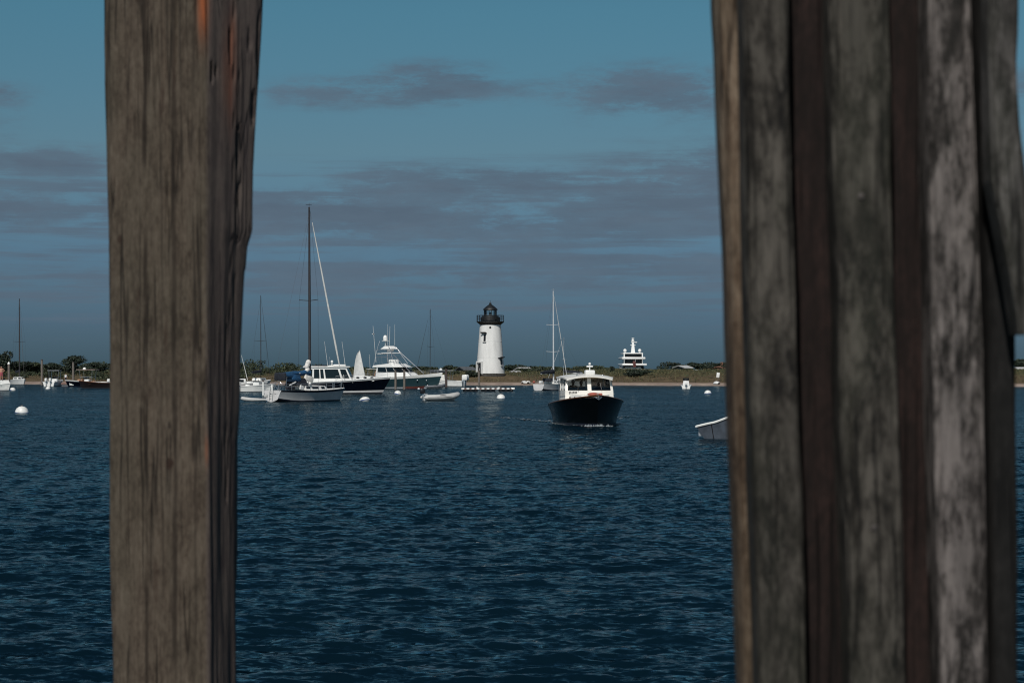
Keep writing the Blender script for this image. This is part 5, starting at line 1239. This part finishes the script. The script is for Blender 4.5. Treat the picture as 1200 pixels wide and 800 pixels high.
def left_post():
    t = thing('timber_post', 'thick weathered square timber post in the foreground at left', 'post', (0, 0, 0), 0)
    zs = np.linspace(-1.6, 4.3, 760); zz = lambda D: None
    def interp(D, tab, z):   # photo rows -> x at that distance
        rows = [YH-(z-H)*F/D]; return (np.interp(rows[0], [q[0] for q in tab], [q[1] for q in tab])-600)/F*D
    A = [(-80,119), (0,120.5), (200,123), (400,125), (600,127.5), (800,131), (2500,150)]
    Bt = [(-80,237), (0,238), (200,240), (400,241), (600,242), (800,244), (2500,262)]
    C = [(-80,313), (0,311), (60,308), (130,303), (200,298), (240,297), (270,297), (290,291), (330,288), (400,284.5), (480,283), (520,280), (600,279), (800,278), (2500,280)]
    segs = 46; V = []; per = []
    for z in zs:
        a = (interp(4.47, A, z), 4.47); b_ = (interp(4.34, Bt, z), 4.34); c = (interp(4.45, C, z), 4.45); d = (a[0]+(c[0]-b_[0])+.02, 4.70)
        poly = [a, b_, c, d]; row = []
        for k in range(4):
            p, q = Vector(poly[k]), Vector(poly[(k+1) % 4]); pp, nn = Vector(poly[k-1]), Vector(poly[(k+2) % 4])
            for j in range(segs):
                u = j/segs; pt = p.lerp(q, u); rnd = .012 if k != 1 else .012
                # round the arrises
                e = min(u, 1-u)*(q-p).length
                if e < rnd:
                    ctr = (Vector(a)+Vector(b_)+Vector(c)+Vector(d))/4; pt = pt+(ctr-pt).normalized()*(rnd-e)**2/rnd*.45
                row.append((pt, k*1.7+u*(q-p).length*9, k))
        V.append(row)
    n = len(zs); m = len(V[0]); S = np.array([[r[1] for r in row] for row in V]); K = np.array([[r[2] for r in row] for row in V])
    XY = np.array([[(r[0].x, r[0].y) for r in row] for row in V]); Zg = zs[:, None]*np.ones((1, m)); ctr = XY.mean(axis=1, keepdims=True); nrm = XY-ctr; nrm /= np.linalg.norm(nrm, axis=2)[:, :, None]
    disp = (fbm(S*2.2, Zg*2.0, 4)-.5)*.010+(fbm(S*9+3, Zg*1.6+5, 3)-.5)*.006
    cr = np.abs(fbm(S*4.2+11, Zg*.55+2, 3)-.5); crack = np.clip(1-cr/.016, 0, 1)*sstep(.46, .56, fbm(S*1.3+40, Zg*1.4, 2))
    disp -= crack*.009
    # rotten ragged right face near the top: eaten pockets and holes
    rag = (K == 1)*sstep(2.9, 3.4, Zg)*sstep(.6, 1.1, S-1.7); disp -= rag*sstep(.55, .66, fbm(S*7+70, Zg*7, 3))*.014
    pk = fbm(S*9+20, Zg*12+7, 2); disp -= (K == 1)*sstep(.80, .84, pk)*.012*sstep(3.2, 3.45, Zg)
    P3 = np.concatenate([XY+nrm*disp[:, :, None], Zg[:, :, None]], 2).reshape(-1, 3)
    idx = np.arange(n*m).reshape(n, m); r_ = np.roll(idx, -1, axis=1)
    Fq = np.stack([idx[:-1].ravel(), r_[:-1].ravel(), r_[1:].ravel(), idx[1:].ravel()], 1)
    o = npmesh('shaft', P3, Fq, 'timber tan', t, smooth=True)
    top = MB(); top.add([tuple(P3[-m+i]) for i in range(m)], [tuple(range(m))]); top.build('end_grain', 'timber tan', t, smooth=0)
    return t
left_post()
def plank(parent, name, D, rows, mat_, th, z0=-1.6, z1=4.1, seed=0, rough=.003, edge=.004, rnd=.35, zcap=None):
    """rows: (photo row, left px, right px) ; a long board with worn arrises, front face at distance D"""
    zs = np.linspace(z0, z1, 420); rr = YH-(zs-H)*F/D; xs0 = (np.interp(rr, [q[0] for q in rows], [q[1] for q in rows])-600)/F*D; xs1 = (np.interp(rr, [q[0] for q in rows], [q[2] for q in rows])-600)/F*D
    k = 36; prof = []; 
    for j in range(k):       # front half rounded, flat back
        a = math.pi*j/(k-1); cx = -math.copysign(abs(math.cos(a))**rnd, math.cos(a)); cy = -max(0, math.sin(a))**rnd; prof.append((cx, cy))
    prof = np.array(prof); k = len(prof)
    hw = (xs1-xs0)/2; cx = (xs0+xs1)/2
    e0 = (fbm(zs*3+seed, zs*0+seed, 4)-.5)*edge*2; e1 = (fbm(zs*3.3+seed+50, zs*0+seed+9, 4)-.5)*edge*2
    X = cx[:, None]+prof[None, :, 0]*hw[:, None]+np.where(prof[None, :, 0] < 0, e0[:, None], e1[:, None]); Yv = D+th*.5+prof[None, :, 1]*th*.5+0*X
    S = np.linspace(0, 1, k)[None, :]*6; Zg = zs[:, None]+0*X
    d = (fbm(S*3+seed, Zg*4+seed, 4)-.5)*rough*2+(fbm(S*9+seed*2, Zg*1.5, 3)-.5)*rough*1.6
    Yv = Yv+d; V = np.stack([X, Yv, Zg], 2)
    back = np.stack([np.stack([X[:, -1], Yv[:, -1]*0+D+th, zs], 1), np.stack([X[:, 0], Yv[:, 0]*0+D+th, zs], 1)], 1)
    V = np.concatenate([V, back], 1); m = V.shape[1]; n = len(zs)
    idx = np.arange(n*m).reshape(n, m); r_ = np.roll(idx, -1, axis=1)
    Fq = np.stack([idx[:-1].ravel(), r_[:-1].ravel(), r_[1:].ravel(), idx[1:].ravel()], 1)
    b = MB(); b.v = [tuple(map(float, p)) for p in V.reshape(-1, 3)]; b.f = [tuple(map(int, f)) for f in Fq]; b.m = [0]*len(b.f)
    b.f += [tuple(int(i) for i in idx[0]), tuple(int(i) for i in idx[-1])]; b.m += [0, 0]
    return b.build(name, mat_, parent, smooth=60)
def right_post():
    t = thing('plank_clad_post', 'dark post clad with weathered upright planks filling the right foreground', 'post', (0, 0, 0), 0)
    plank(t, 'core', 2.475, [(-300,872,1190), (0,876,1190), (400,886,1193), (800,900,1196), (4000,1010,1205)], 'core dark', .24, seed=3, rnd=.3)
    p = plank(t, 'plank', 2.47, [(-300,834,868), (0,839,869), (100,843,872), (400,853,877), (600,860,883), (800,868,889), (4000,980,990)], 'plank tan', .06, seed=8, rnd=.7); p['label'] = 'narrow tan plank on the left edge'
    plank(t, 'plank', 2.40, [(-300,866,920), (0,871,926), (200,874,930), (400,877,936), (600,881,944), (800,888,949), (4000,990,1055)], 'plank grey', .055, seed=14)
    plank(t, 'plank', 2.385, [(-300,966,1036), (0,972,1043), (200,977,1047), (400,983,1053), (600,990,1060), (800,998,1065), (4000,1080,1150)], 'plank grey', .065, seed=23)
    p = plank(t, 'plank', 2.395, [(-300,1082,1134), (0,1085,1140), (200,1087,1146), (400,1091,1153), (600,1095,1157), (800,1099,1160), (4000,1160,1230)], 'plank mottled', .06, seed=31); p['label'] = 'plank mottled with pale patches'
    p = plank(t, 'plank', 2.44, [(-300,1143,1186), (0,1146,1188), (200,1151,1190), (400,1156,1191), (600,1160,1194), (800,1163,1196), (4000,1200,1230)], 'recess shade', .04, seed=61); p['label'] = 'near black strip with recess shade in its colour on the right edge'  # added strip over the lit core, coloured dark as a shaded gap
    zb = wz(392, 2.36)
    p = plank(t, 'plank', 2.36, [(-300,1152,1196), (0,1158,1197), (60,1159,1195.5), (100,1160,1195.5), (150,1162,1199), (210,1163,1206), (260,1172,1210), (330,1184,1210), (392,1195,1207)], 'plank broken', .05, z0=zb, z1=4.1, seed=44, edge=.006); p['label'] = 'short broken plank hanging at the upper right'
    for (px, py, D) in ((1009, 230, 2.384), (1024, 618, 2.384)):
        b = MB(); b.lathe([(.004, 0), (.004, .001), (.002, .0015)], 12); o = b.build('nail_head', 'nail rust', t); o.location = (wx(px, D), D-.0005, wz(py, D)); o.rotation_euler = (R(90), 0, 0)
    zt = 4.1
right_post()
